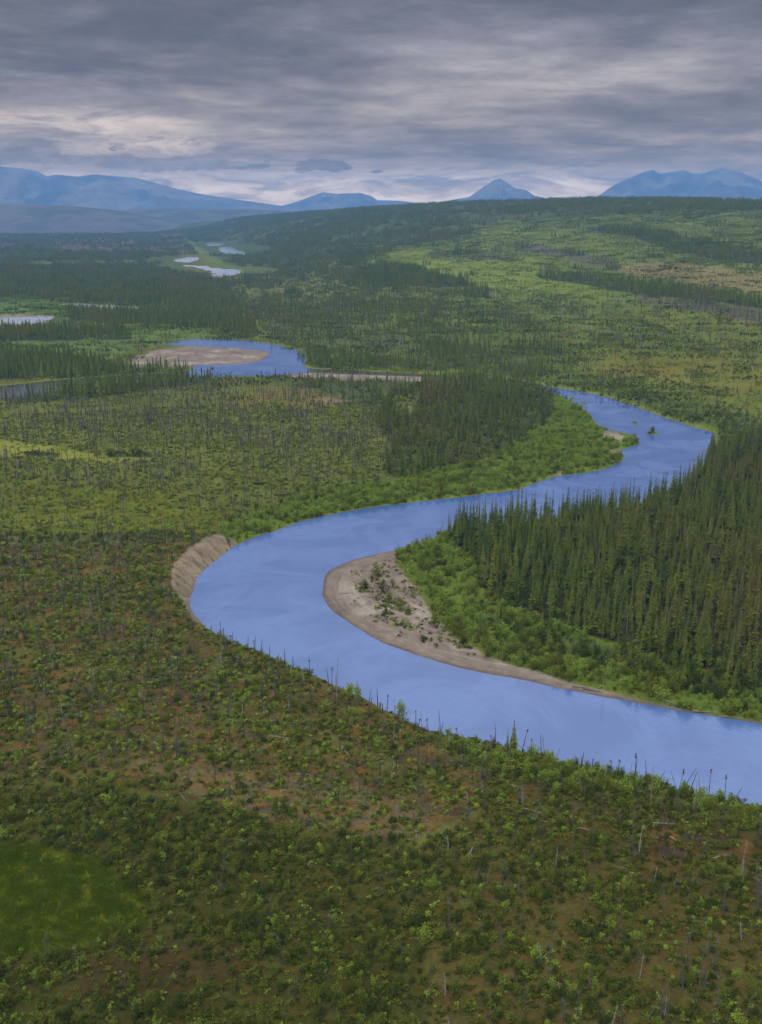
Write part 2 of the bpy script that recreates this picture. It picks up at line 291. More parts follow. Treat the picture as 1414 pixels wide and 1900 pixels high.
# ------------------------------------------------------------------ what grows where
# ground albedo, then per square metre: spruce, snag, shrub, tuft; spruce height, shrub height; leaf class mix (dark, olive, lime)
def Zn(poly, f, col, sp=0, sn=0, sh=0, tu=0, hs=9, hh=1.6, mix=(.4, .4, .2), hn=5, a=1.0):
    return dict(poly=np.array(poly, float), f=f, v=np.array([*col, sp, sn, sh, tu, hs, hh, *mix, hn], float), a=a)
BASE = np.array([.085, .098, .020, .001, .02, .03, .12, 7, 1.3, .3, .5, .2, 5], float)
ZONES = [
 Zn([(-900,400),(340,400),(360,470),(-900,474)], 10, (.082,.070,.066), .010, .045, .01, 0, 8, 1.5, (.7,.3,0)),
 Zn([(-900,395),(330,405),(345,432),(-900,436)], 8, (.05,.06,.04), .04, .0, .02, 0, 8),
 Zn([(-900,466),(330,470),(345,500),(400,518),(460,540),(530,612),(480,622),(250,600),(240,580),(120,560),(-900,552)], 5, (.060,.086,.018), .028, 0, .05, 0, 10, 1.6, (.5,.4,.1)),
 Zn([(40,488),(140,486),(250,483),(255,490),(60,495)], 3, (.075,.12,.035), .003, 0, .05, 0, 8, 1.4, (.2,.4,.4)),
 Zn([(-900,550),(60,551),(140,566),(262,570),(262,580),(140,590),(100,612),(-900,618)], 3, (.07,.12,.03), .002, 0, .08, 0, 8, 1.8, (.3,.3,.4)),
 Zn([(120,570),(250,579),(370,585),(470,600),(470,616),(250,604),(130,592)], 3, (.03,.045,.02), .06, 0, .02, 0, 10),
 Zn([(-900,612),(240,602),(330,606),(480,624),(500,632),(330,632),(250,650),(240,664),(-900,652)], 4, (.08,.125,.03), .0015, 0, .06, 0, 9, 1.7, (.3,.3,.4)),
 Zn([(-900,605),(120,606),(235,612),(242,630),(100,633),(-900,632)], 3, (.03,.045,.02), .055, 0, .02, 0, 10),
 Zn([(-900,650),(60,652),(150,662),(240,680),(350,684),(357,694),(240,698),(100,702),(-900,714)], 3, (.035,.055,.02), .05, .01, .05, 0, 10),
 Zn([(-900,742),(60,736),(110,716),(240,710),(380,702),(420,706),(300,722),(150,742),(-900,765)], 4, (.045,.065,.022), .075, .03, .05, 0, 11),
 # snag plain inside the bend
 Zn([(-900,762),(150,742),(300,722),(420,704),(700,702),(780,740),(720,880),(640,905),(430,985),(-900,992)], 8, (.088,.106,.020), .0006, .055, .03, .22, 7, 1.1, (.15,.6,.25), 6.5),
 Zn([(-900,890),(300,905),(420,960),(400,992),(-900,992)], 30, (.092,.108,.014), 0, .022, .02, .25, 7, 1.0, (.1,.6,.3), 5),
 Zn([(450,725),(560,720),(640,735),(600,760),(450,750)], 14, (.110,.105,.022), 0, .05, .02, .2, 7, 1.0, (.1,.7,.2), 6),
 Zn([(585,738),(640,736),(650,748),(600,752)], 4, (.16,.12,.07), 0, .02, .01, .1),
 Zn([(500,702),(760,703),(800,740),(720,800),(700,760),(600,730)], 10, (.06,.085,.028), .010, .03, .05, .1, 9),
 Zn([(-900,815),(20,820),(80,826),(150,838),(290,846),(280,853),(160,858),(100,852),(-900,850)], 5, (.15,.165,.030), 0, 0, .004, .05, 7, 1.0, (0,.5,.5)),
 Zn([(190,836),(270,838),(285,847),(200,850)], 3, (.05,.08,.025), 0, 0, .22, .1, 7, 2.0, (.8,.2,0)),
 Zn([(40,842),(100,842),(105,850),(40,850)], 3, (.05,.08,.025), 0, 0, .22, .1, 7, 1.6, (.8,.2,0)),
 # mid spruce stand
 Zn([(700,770),(720,735),(800,703),(940,704),(1015,712),(1030,745),(1025,780),(960,832),(880,868),(740,888),(715,870),(735,830),(700,800)], 7, (.055,.070,.018), .050, .03, .06, .05, 9.5, 1.6, (.6,.3,.1)),
 Zn([(725,735),(770,733),(785,762),(740,770)], 5, (.11,.12,.035), .001, .01, .05, .1),
 Zn([(1030,733),(1060,745),(1098,775),(1110,792),(1185,815),(1190,828),(1150,862),(1000,897),(830,930),(680,948),(560,972),(437,1016),(405,985),(520,925),(640,895),(740,886),(880,864),(960,828),(1024,778)], 4, (.080,.125,.018), .0004, .0, .34, .1, 7, 2.6, (.05,.35,.6)),
 Zn([(560,905),(700,880),(740,888),(640,905),(520,935),(450,975),(420,965)], 10, (.08,.105,.028), .001, .015, .12, .1, 7, 1.8, (.3,.4,.3)),
 # long hill
 Zn([(480,640),(560,650),(575,690),(800,697),(1018,718),(1150,745),(1330,808),(1335,835),(1414,835),(2600,1000),(2600,340),(250,340),(330,432),(400,500),(470,560)], 5, (.086,.120,.021), .0012, .014, .055, .08, 7, 1.5, (.2,.45,.35), 6),
 Zn([(860,560),(1414,585),(2400,660),(2400,1000),(1414,830),(1330,805),(1150,740),(1080,690),(1000,620)], 20, (.090,.112,.019), .0010, .015, .07, .08, 7, 1.5, (.25,.5,.25), 6),
 Zn([(1050,690),(1200,720),(1414,780),(1414,835),(1335,835),(1330,808),(1150,745),(1040,716)], 8, (.06,.09,.026), .003, .012, .14, .05, 8, 2.0, (.45,.35,.2)),
 Zn([(1130,655),(1300,660),(1414,690),(1414,730),(1250,715),(1120,690)], 18, (.105,.112,.018), .0005, .006, .03, .1, 7, 1.2, (.1,.6,.3)),
 Zn([(1120,680),(1260,690),(1260,697),(1120,688)], 5, (.12,.09,.025), 0, .01, .02, .1),
 Zn([(250,340),(330,432),(420,490),(520,500),(640,478),(720,462),(800,448),(900,425),(1000,405),(1150,395),(1414,392),(2600,400),(2600,330)], 6, (.052,.075,.022), .022, .004, .03, 0, 9, 1.5, (.6,.3,.1)),
 Zn([(780,420),(900,402),(1060,392),(1000,405),(900,428),(800,450)], 10, (.06,.075,.03), .016, .012, .03, 0, 8),
 Zn([(1230,388),(1414,392),(2600,410),(2600,440),(1414,408),(1240,400)], 5, (.08,.10,.035), .004, .004, .05, 0, 8),
 Zn([(425,530),(500,502),(640,478),(770,500),(870,520),(905,545),(880,562),(980,592),(1060,655),(1070,692),(980,702),(600,668),(500,625),(440,565)], 8, (.078,.104,.018), .013, .018, .05, .03, 10, 1.6, (.5,.35,.15)),
 Zn([(430,530),(520,515),(640,520),(640,545),(520,560),(440,560)], 12, (.10,.115,.03), .006, .01, .04, 0, 9),
 Zn([(490,600),(620,600),(800,620),(1000,660),(980,690),(620,660),(560,645),(500,625)], 12, (.075,.10,.028), .006, .02, .06, .05, 10),
 Zn([(760,625),(870,640),(1020,690),(1000,700),(820,680)], 10, (.045,.06,.022), .03, .02, .05, .03, 10),
 Zn([(530,660),(700,672),(830,680),(830,690),(600,684),(575,680)], 5, (.045,.065,.022), .03, .02, .06, 0, 10),
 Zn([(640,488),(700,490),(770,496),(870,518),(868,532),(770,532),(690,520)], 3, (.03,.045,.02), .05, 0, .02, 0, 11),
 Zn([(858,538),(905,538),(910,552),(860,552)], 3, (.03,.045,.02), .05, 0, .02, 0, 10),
 Zn([(560,470),(700,458),(760,470),(700,492),(600,480)], 6, (.05,.065,.028), .02, 0, .03, 0, 9),
 Zn([(650,498),(720,470),(800,456),(900,460),(1000,482),(1000,508),(1150,540),(1080,548),(900,535),(860,518),(780,500),(700,488)], 6, (.115,.155,.022), .0002, .003, .03, .05, 7, 1.3, (0,.3,.7)),
 Zn([(800,462),(960,470),(960,485),(800,480)], 8, (.07,.09,.03), .002, .012, .06, 0, 7),
 Zn([(880,418),(1000,415),(1140,440),(1140,465),(1000,460),(900,445)], 8, (.090,.120,.020), .001, .004, .04, 0, 7, 1.3, (.1,.4,.5)),
 Zn([(925,409),(965,410),(968,416),(928,417)], 3, (.10,.17,.04), 0, 0, .10, 0, 7, 2, (0,.2,.8)),
 Zn([(1140,492),(1230,484),(1414,505),(1700,540),(1700,570),(1414,545),(1300,528),(1160,510)], 8, (.135,.125,.045), .0003, .006, .02, 0, 7),
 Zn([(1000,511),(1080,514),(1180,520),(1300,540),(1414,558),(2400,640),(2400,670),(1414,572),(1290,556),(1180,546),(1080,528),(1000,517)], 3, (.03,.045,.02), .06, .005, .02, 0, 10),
 Zn([(1180,550),(1300,562),(1414,578),(1800,610),(1800,630),(1414,600),(1280,575),(1180,560)], 5, (.08,.075,.045), .004, .04, .03, 0, 8),
 Zn([(1090,420),(1180,422),(1260,438),(1414,462),(2400,520),(2400,560),(1414,490),(1330,484),(1240,462),(1180,440),(1090,430)], 5, (.035,.05,.022), .03, .01, .03, 0, 9),
 Zn([(940,450),(1010,455),(1100,475),(1160,500),(1100,492),(1000,470)], 5, (.08,.08,.045), .004, .03, .03, 0, 7),
 # near terrace: burnt ground
 Zn([(-1500,992),(400,992),(437,1016),(374,1160),(600,1262),(840,1372),(920,1420),(900,1500),(720,1570),(560,1545),(380,1490),(200,1455),(-1500,1440)], 14, (.070,.058,.020), .0002, .060, .080, .80, 6, 1.6, (.25,.50,.25), 4.5),
 Zn([(200,1400),(600,1440),(830,1500),(760,1560),(560,1530),(330,1465)], 26, (.098,.082,.038), 0, .035, .045, .60, 6, 1.4, (.25,.5,.25), 4.5),
 Zn([(-1500,985),(330,990),(380,1000),(200,1010),(-1500,1005)], 5, (.07,.08,.03), 0, .02, .10, .3, 6, 1.7, (.5,.4,.1), 5),
 Zn([(820,1350),(940,1385),(1180,1450),(1414,1500),(2600,1800),(2600,3500),(640,3500),(640,1640),(760,1575),(900,1500),(905,1430)], 18, (.058,.052,.014), 0, .026, .17, 1.0, 6, 1.6, (.45,.45,.10), 6),  # ground colour darkened to paint in the dimmer foreground
 Zn([(810,1350),(940,1385),(1180,1450),(1414,1500),(2600,1800),(2600,1850),(1414,1535),(1150,1475),(1000,1445),(900,1430)], 10, (.07,.085,.018), .0004, .02, .36, .8, 6, 2.1, (.2,.42,.38), 6),
 Zn([(-1500,1440),(200,1458),(380,1492),(560,1545),(740,1565),(840,1640),(800,1760),(720,3500),(-1500,3500)], 46, (.040,.042,.009), 0, .005, .25, 1.0, 6, 1.7, (.52,.40,.08), 5),  # foreground shade painted in: darker ground colour, more dark leaves
 Zn([(-200,1590),(60,1570),(180,1600),(262,1670),(268,1710),(150,1760),(-200,1780)], 22, (.072,.094,.005), 0, 0, .03, 2.4, 6, .6, (.2,.6,.2)),
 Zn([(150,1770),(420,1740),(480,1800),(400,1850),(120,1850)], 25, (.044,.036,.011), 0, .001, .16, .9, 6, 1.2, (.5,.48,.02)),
 Zn([(1150,1530),(1414,1560),(1414,1640),(1200,1620)], 30, (.064,.050,.015), 0, .025, .11, .8, 6, 1.2, (.5,.45,.05), 6),
 # right bank spruce stand
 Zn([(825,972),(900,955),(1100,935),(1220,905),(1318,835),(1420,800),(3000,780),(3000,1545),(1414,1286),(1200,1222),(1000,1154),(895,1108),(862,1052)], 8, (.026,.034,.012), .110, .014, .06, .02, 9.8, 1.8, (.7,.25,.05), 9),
 Zn([(740,1016),(800,995),(832,978),(872,1050),(905,1106),(1005,1152),(1205,1218),(1414,1280),(3000,1540),(3000,1640),(1414,1348),(1240,1316),(1070,1276),(1000,1252),(900,1212),(850,1180),(790,1120),(760,1060)], 5, (.075,.115,.018), .002, .002, .36, .1, 8, 2.5, (.10,.40,.50), 7),
 Zn([(880,1130),(1000,1165),(1200,1225),(1414,1285),(1414,1310),(1200,1262),(1000,1200),(900,1160)], 8, (.05,.08,.022), .03, .004, .25, .0, 8, 2.8, (.75,.2,.05), 8),
]
SAND = [np.array(p, float) for p in (
 [(746,1010),(742,1040),(770,1095),(800,1135),(850,1182),(900,1215),(960,1238),(1070,1272),(1240,1308),(1414,1338),(3000,1630),(3000,1660),(1414,1352),(1240,1322),(1000,1285),(700,1215),(560,1100),(640,1020)],
 [(250,660),(300,650),(345,642),(365,640),(440,640),(510,655),(490,675),(440,682),(362,681),(300,680),(245,676)],
 [(392,502),(412,506),(410,514),(388,517)], [(326,479),(350,480),(352,484),(328,484)], [(-300,584),(60,584),(110,588),(80,601),(-300,610)],
 [(560,683),(800,698),(880,705),(700,706),(540,700)],
 [(1120,800),(1150,802),(1162,812),(1140,818),(1118,812)], [(1138,832),(1160,832),(1160,842),(1140,842)], [(1025,882),(1042,876),(1050,886),(1020,890)])]
CUT = np.array([(314,1085),(324,1048),(360,1014),(398,992),(440,1005),(440,1016),(400,1045),(365,1080),(360,1120),(388,1172),(352,1152),(326,1112)], float)

def zones_at(x, y, z, D):
    px, py = proj(x, y, z)
    px = px.astype(float); py = py.astype(float)
    amp = np.clip((py - HZ) / 40, 1.0, 18.0)
    px = px + 2.2 * amp * fbm(x, y, 28, 3, 71); py = py + 1.0 * amp * fbm(x, y, 28, 3, 72)
    out = np.tile(BASE, (len(x), 1))
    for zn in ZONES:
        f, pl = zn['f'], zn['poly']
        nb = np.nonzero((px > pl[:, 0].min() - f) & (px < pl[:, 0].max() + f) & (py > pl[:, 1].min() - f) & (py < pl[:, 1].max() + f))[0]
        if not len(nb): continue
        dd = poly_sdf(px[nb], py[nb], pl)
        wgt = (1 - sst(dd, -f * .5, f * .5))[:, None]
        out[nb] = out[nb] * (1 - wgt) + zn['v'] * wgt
    sand = np.zeros(len(x)); cut = np.zeros(len(x)); sid = np.zeros(len(x), int)
    for k, pl in enumerate(SAND):
        nb = np.nonzero((px > pl[:, 0].min() - 8) & (px < pl[:, 0].max() + 8) & (py > pl[:, 1].min() - 8) & (py < pl[:, 1].max() + 8))[0]
        if not len(nb): continue
        s_ = 1 - sst(poly_sdf(px[nb], py[nb], pl), -3, 3); g = s_ > sand[nb]
        sid[nb[g]] = k; sand[nb] = np.maximum(sand[nb], s_)
    nb = np.nonzero((px > 280) & (px < 460) & (py > 960) & (py < 1190))[0]
    if len(nb): cut[nb] = (1 - sst(poly_sdf(px[nb], py[nb], CUT), -3, 3))
    return out, sand, cut, sid, px, py

# ------------------------------------------------------------------ terrain grid (polar, finest where the view is closest)
az_f = np.linspace(-R(26), R(26), 660)
az_l = -R(26) - np.cumsum(np.linspace(.004, .22, 24)); az_l = az_l[az_l > -math.pi]
azs = np.concatenate([az_l[::-1], az_f, -az_l])
rows = [8, 25, 45, 65, 80, 92]; r_ = 98.0
while r_ < 60000:
    rows.append(r_)
    px_step = 2.9 if r_ < 220 else 2.0 if r_ < 700 else 1.3
    dr = r_ * r_ / (CAMZ * F) * px_step
    if r_ < 5000: dr = min(dr, 22)
    elif r_ < 12000: dr = min(dr, 160)
    r_ += max(dr, .25)
rows = np.array(rows)
NA, NR = len(azs), len(rows)
RR, AA = np.meshgrid(rows, azs, indexing='ij')
gx = (RR * np.sin(AA)).ravel(); gy = (RR * np.cos(AA)).ravel()
gwd = water_dist(gx, gy)
gz = height(gx, gy, gwd)
front = gy > 20
gzn = np.tile(BASE, (len(gx), 1)); gs = np.zeros(len(gx)); gc = np.zeros(len(gx)); gsid = np.zeros(len(gx), int)
fi = np.nonzero(front)[0]
o_, s_, c_, i_, gpx, gpy = zones_at(gx[fi], gy[fi], gz[fi], gwd[0][fi])
gzn[fi] = o_; gs[fi] = s_; gc[fi] = c_; gsid[fi] = i_
D = gwd[0]
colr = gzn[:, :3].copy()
# colour variety of the plants themselves
r2 = np.hypot(gx, gy)
n1 = fbm(gx, gy, 60, 4, 81)[:, None]; n2 = fbm(gx, gy, 9, 4, 82)[:, None]
colr *= 1 + .5 * n1 + .5 * n2
burn = sst(gzn[:, 0] / gzn[:, 1], 1.12, 1.25) * (r2 < 420) * (gzn[:, 0] > .062)
moss = sst(fbm(gx, gy, 3.5, 4, 88), .04, .2) * burn; char = sst(fbm(gx, gy, 4, 4, 89), .06, .2) * burn
green_ = sst(fbm(gx, gy, 9, 4, 90), .05, .18) * burn
colr = colr * (1 - .8 * moss[:, None]) + np.array([.125, .072, .018]) * .8 * moss[:, None]
colr = colr * (1 - .8 * green_[:, None]) + np.array([.070, .090, .016]) * .8 * green_[:, None]
colr = colr * (1 - .7 * char[:, None]) + np.array([.035, .030, .027]) * .7 * char[:, None]
edge = (1 - sst(D, 1.5, 5.5)) * (r2 > 330) * (r2 < 1000)
colr = colr * (1 - edge[:, None]) + np.array([.11, .15, .018]) * edge[:, None]
sn_ = np.where(gs[:, None] > 0, (np.array([.178, .138, .104]) * (1 + .5 * fbm(gx, gy, 14, 4, 83) + .4 * fbm(gx, gy, 3, 3, 84))[:, None]), 0)
pale = sst(fbm(gx, gy, 11, 3, 85), .02, .2)[:, None] * sst(D, 2, 9)[:, None]
sn_ = sn_ * (1 - pale) + np.array([.255, .215, .165]) * pale
bands = fbm(D * 1.1, fbm(gx, gy, 12, 2, 97) * 6, .9, 3, 96)[:, None]
sn_ = sn_ * (1 + .75 * bands)
sn_ = sn_ * (1 - .35 * (1 - sst(D, .2, 2.2)))[:, None]       # wet margin
colr = colr * (1 - gs[:, None]) + sn_ * gs[:, None]
gcc = gc * (1 - sst(D, 9, 13))
cc = np.array([.225, .172, .110]) * (1 + .8 * fbm(gx, gy, 4, 4, 86))[:, None]
gl = gullies(gx, gy, D)[:, None]; cc = cc * (1 + .8 * gl); streak = sst(gl, .08, .28)
cc = cc * (1 - .65 * streak)
colr = colr * (1 - gcc[:, None]) + cc * gcc[:, None]
beach = ((1 - sst(D, .3, 1.3)) * (gs < .1) * (D > 0) * (r2 < 330))[:, None] * (.7)
colr = colr * (1 - beach) + np.array([.17, .13, .085]) * beach
colr = np.clip(colr, .008, .6)
bed = D < 0
colr[bed] = (.10, .10, .07)

def quads(mask):
    i, j = np.nonzero(mask)
    a = i * NA + j
    return np.stack([a, a + 1, a + 1 + NA, a + NA], 1)[:, ::-1]
def mk_mesh(name, V, Q, mat, color=None, smooth=True):
    used, inv = np.unique(Q.ravel(), return_inverse=True)
    me = bpy.data.meshes.new(name); V2 = V[used]
    me.vertices.add(len(V2)); me.vertices.foreach_set('co', V2.astype(np.float32).ravel())
    k = Q.shape[1]; nq = len(Q)
    me.loops.add(nq * k); me.loops.foreach_set('vertex_index', inv.astype(np.int32).ravel())
    me.polygons.add(nq); me.polygons.foreach_set('loop_start', np.arange(0, nq * k, k, dtype=np.int32))
    me.polygons.foreach_set('loop_total', np.full(nq, k, np.int32))
    me.polygons.foreach_set('use_smooth', np.full(nq, smooth))
    if color is not None:
        ca = me.color_attributes.new('albedo', 'FLOAT_COLOR', 'POINT')
        ca.data.foreach_set('color', np.concatenate([color[used], np.ones((len(used), 1))], 1).astype(np.float32).ravel())
    me.update(calc_edges=True); me.materials.append(mat)
    return me
def link(name, me, parent=None, **props):
    o = bpy.data.objects.new(name, me); COL.objects.link(o)
    if parent: o.parent = parent
    for k, v_ in props.items(): o[k] = v_
    return o

# ------------------------------------------------------------------ materials
def mat(name):
    m_ = bpy.data.materials.new(name); m_.use_nodes = True
    t = NT(m_.node_tree)
    b = t.n('ShaderNodeBsdfPrincipled'); o = t.n('ShaderNodeOutputMaterial')
    t.put(o.inputs[0], b.outputs[0])
    return m_, t, b
def ground_mat(name, fine_scale, bump, rough=.95, speck=None, amp=.9, tint=(1.18, .92, .72)):
    m_, t, b = mat(name)
    pos = t.n('ShaderNodeNewGeometry').outputs['Position']
    a = t.n('ShaderNodeAttribute', attribute_name='albedo').outputs['Color']
    n_a = t.noise(pos, fine_scale, 6, .65)
    n_b = t.noise(pos, fine_scale * .18, 5, .6)
    v1 = t.m('ADD', t.m('MULTIPLY', n_a, amp * 1.6), t.m('MULTIPLY', n_b, amp))
    v1 = t.m('MAXIMUM', t.m('ADD', v1, 1 - amp * 1.3), .12)
    c_ = t.vm('MULTIPLY', a, t.comb(v1, v1, v1))
    hue = t.step(t.noise(pos, fine_scale * .4, 4, .6), .42, .62)
    c_ = t.mix(hue, c_, t.vm('MULTIPLY', c_, tint))
    if speck:
        for (sc, lo, hi, cl) in speck:
            c_ = t.mix(t.step(t.noise(pos, sc, 5, .6), lo, hi), c_, cl)
    t.put(b.inputs['Base Color'], c_); b.inputs['Roughness'].default_value = rough
    b.inputs['Specular IOR Level'].default_value = .02
    bp = t.n('ShaderNodeBump'); bp.inputs['Strength'].default_value = bump; bp.inputs['Distance'].default_value = .5
    t.put(bp.inputs['Height'], n_a); t.put(b.inputs['Normal'], bp.outputs[0])
    return m_
M_ground = ground_mat('moss_and_low_plants', 1.1, .8)
M_hill = ground_mat('hill_plants', .35, .6)
M_sand = ground_mat('sand', 1.6, .4, .9, amp=.36, tint=(.90, .92, .95), speck=[(3.5, .66, .70, (.12, .10, .08)), (.5, .62, .72, (.12, .105, .06))])
M_cut = ground_mat('eroded_soil', 1.4, .9, .95, amp=.5, tint=(.92, .90, .88))

m_, t, b = mat('river_water'); M_water = m_
pos = t.n('ShaderNodeNewGeometry').outputs['Position']
mp = t.n('ShaderNodeMapping'); t.put(mp.inputs[0], pos); mp.inputs['Scale'].default_value = (1, .45, 1); mp.inputs['Rotation'].default_value = (0, 0, R(-20))
n_a = t.noise(mp.outputs[0], .9, 4, .6, .4); n_b = t.noise(pos, .035, 4, .6, .8)
rip = t.step(n_b, .40, .62)
n_c = t.noise(mp.outputs[0], .05, 5, .62, 1.2)
base = t.mix(t.step(n_b, .38, .64), (.050, .098, .250), (.072, .130, .300))
base = t.mix(t.m('MULTIPLY', t.step(n_c, .52, .74), .35), base, (.120, .185, .35))
t.put(b.inputs['Base Color'], base); b.inputs['IOR'].default_value = 1.9
t.put(b.inputs['Roughness'], t.m('ADD', .05, t.m('MULTIPLY', rip, .10)))
bp = t.n('ShaderNodeBump'); bp.inputs['Distance'].default_value = .12
t.put(bp.inputs['Strength'], t.m('ADD', .16, t.m('MULTIPLY', rip, .60)))
t.put(bp.inputs['Height'], n_a); t.put(b.inputs['Normal'], bp.outputs[0])

m_, t, b = mat('still_water'); M_still = m_
pos = t.n('ShaderNodeNewGeometry').outputs['Position']
b.inputs['Base Color'].default_value = (.050, .048, .035, 1); b.inputs['Roughness'].default_value = .04; b.inputs['IOR'].default_value = 1.45
bp = t.n('ShaderNodeBump'); bp.inputs['Distance'].default_value = .1; bp.inputs['Strength'].default_value = .06
t.put(bp.inputs['Height'], t.noise(pos, .8, 3, .6)); t.put(b.inputs['Normal'], bp.outputs[0])

m_, t, b = mat('pale_reflection_water'); M_pale = m_
b.inputs['Base Color'].default_value = (.33, .34, .35, 1); b.inputs['Roughness'].default_value = .05  # bright horizon reflection of the far reaches painted into the base colour

def leaf_mat(name, c1, c2, c3=None, rough=.7, trans=.42, amp=.7, nsc=1.7):
    """leaf colour varies from plant to plant and a little along each plant"""
    m_, t, b = mat(name)
    oi = t.n('ShaderNodeObjectInfo'); pos = t.n('ShaderNodeNewGeometry').outputs['Position']
    c_ = t.mix(oi.outputs['Random'], c1, c2)
    if c3 is not None:
        c_ = t.mix(t.step(t.noise(pos, .012, 4, .6), .5, .66), c_, c3)
    n_ = t.noise(pos, nsc, 3, .6)
    v1 = t.m('MAXIMUM', t.m('ADD', 1 - amp * .5, t.m('MULTIPLY', n_, amp)), .2)
    c_ = t.vm('MULTIPLY', c_, t.comb(v1, v1, v1))
    t.put(b.inputs['Base Color'], c_); b.inputs['Roughness'].default_value = rough
    b.inputs['Specular IOR Level'].default_value = .04
    if trans:
        tr = t.n('ShaderNodeBsdfTranslucent'); t.put(tr.inputs[0], c_)
        mx = t.n('ShaderNodeMixShader'); mx.inputs[0].default_value = trans
        out = [n for n in m_.node_tree.nodes if n.type == 'OUTPUT_MATERIAL'][0]
        t.put(mx.inputs[1], b.outputs[0]); t.put(mx.inputs[2], tr.outputs[0]); t.put(out.inputs[0], mx.outputs[0])
    return m_
M_spruce = leaf_mat('spruce_needles', (.056, .092, .015), (.135, .160, .020), (.125, .120, .022), .75, .18, 1.5, 2.6)
M_leaf = [leaf_mat('leaves_dark_green', (.052, .078, .011), (.088, .108, .012)),
          leaf_mat('leaves_olive', (.120, .155, .018), (.165, .180, .020)),
          leaf_mat('leaves_fresh_green', (.185, .285, .034), (.250, .320, .040))]
def bark_mat(name, c1, c2):
    m_, t, b = mat(name)
    oi = t.n('ShaderNodeObjectInfo'); pos = t.n('ShaderNodeNewGeometry').outputs['Position']
    c_ = t.mix(t.m('ADD', t.m('MULTIPLY', oi.outputs['Random'], .6), t.m('MULTIPLY', t.noise(pos, 2.5, 4, .7), .4)), c1, c2)
    t.put(b.inputs['Base Color'], c_); b.inputs['Roughness'].default_value = .9
    return m_
M_bark = bark_mat('spruce_bark', (.06, .045, .035), (.13, .11, .09))
M_snag = bark_mat('charred_wood', (.030, .027, .025), (.105, .095, .085))
M_snagp = bark_mat('weathered_wood', (.14, .125, .105), (.26, .235, .20))
M_cone = leaf_mat('cone_clusters', (.075, .050, .020), (.10, .065, .025), None, .8, 0)

# ------------------------------------------------------------------ the land as objects
fz = lambda a: (a[:-1, :-1] + a[1:, :-1] + a[:-1, 1:] + a[1:, 1:]) / 4
G = lambda a: a.reshape(NR, NA)
fs, fc, fD, fr = fz(G(gs)), fz(G(gcc)), fz(G(D)), fz(G(r2))
fh = fz(G(gz)); fsid = G(gsid)[:-1, :-1]
bear = fz(G(np.arctan2(gx, gy)))
V = np.stack([gx, gy, gz], 1)
is_sand = (fs > .5) & (fD > -1.0)
is_cut = (fc > .45) & (fD > -1.0) & ~is_sand
is_hill = (fh > 6.0) & (fr > 600) & ~is_sand & ~is_cut
is_gr = ~(is_sand | is_cut | is_hill)
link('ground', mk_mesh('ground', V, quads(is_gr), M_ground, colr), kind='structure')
link('hillside', mk_mesh('hillside', V, quads(is_hill), M_hill, colr), kind='structure')
link('cut_bank', mk_mesh('cut_bank', V, quads(is_cut), M_cut, colr), kind='structure')
for k in range(len(SAND)):
    q = is_sand & (fsid == k)
    if q.sum() > 3: link('sand_bar', mk_mesh('sand_bar', V, quads(q), M_sand, colr), kind='structure')
# centre cap under the aircraft
cap = np.array([[8 * math.sin(a), 8 * math.cos(a), 0] for a in azs]); cz = gz[:NA]; cap[:, 2] = cz
capV = np.concatenate([cap, [[0, 0, float(cz.mean())]]]); capQ = np.array([[i + 1 if i + 1 < NA else 0, i, NA] for i in range(NA)])
link('ground', mk_mesh('ground_cap', capV, capQ, M_ground, np.tile(BASE[:3], (NA + 1, 1))), kind='structure')

# water: a level sheet wherever the land dips under it
Dg = G(D); wz = np.minimum(np.minimum(Dg[:-1, :-1], Dg[1:, :-1]), np.minimum(Dg[:-1, 1:], Dg[1:, 1:])) < .8
wid = G(gwd[2])[:-1, :-1]
VW = np.stack([gx, gy, np.full_like(gx, .0)], 1)
wpx, wpy = proj(gx, gy, np.zeros_like(gx)); wpx, wpy = fz(G(wpx)), fz(G(wpy))
calm = (wpy < 760) & (wpy > 600) & ((wpx < 352) & (wpy > 684) | (wpx > 575) & (wpx < 1004) & (wpy < 722) & (wpy > 680))
for k, nm in enumerate(['river', 'river', 'river', 'river', 'river', 'pond', 'pond']):
    q = wz & (wid == k)
    if k == 0: link('side_channel', mk_mesh('side_channel', VW, quads(q & calm), M_still), kind='structure'); q = q & ~calm
    if q.sum(): link(nm, mk_mesh(nm, VW, quads(q), M_water if k == 0 else M_pale), kind='structure')

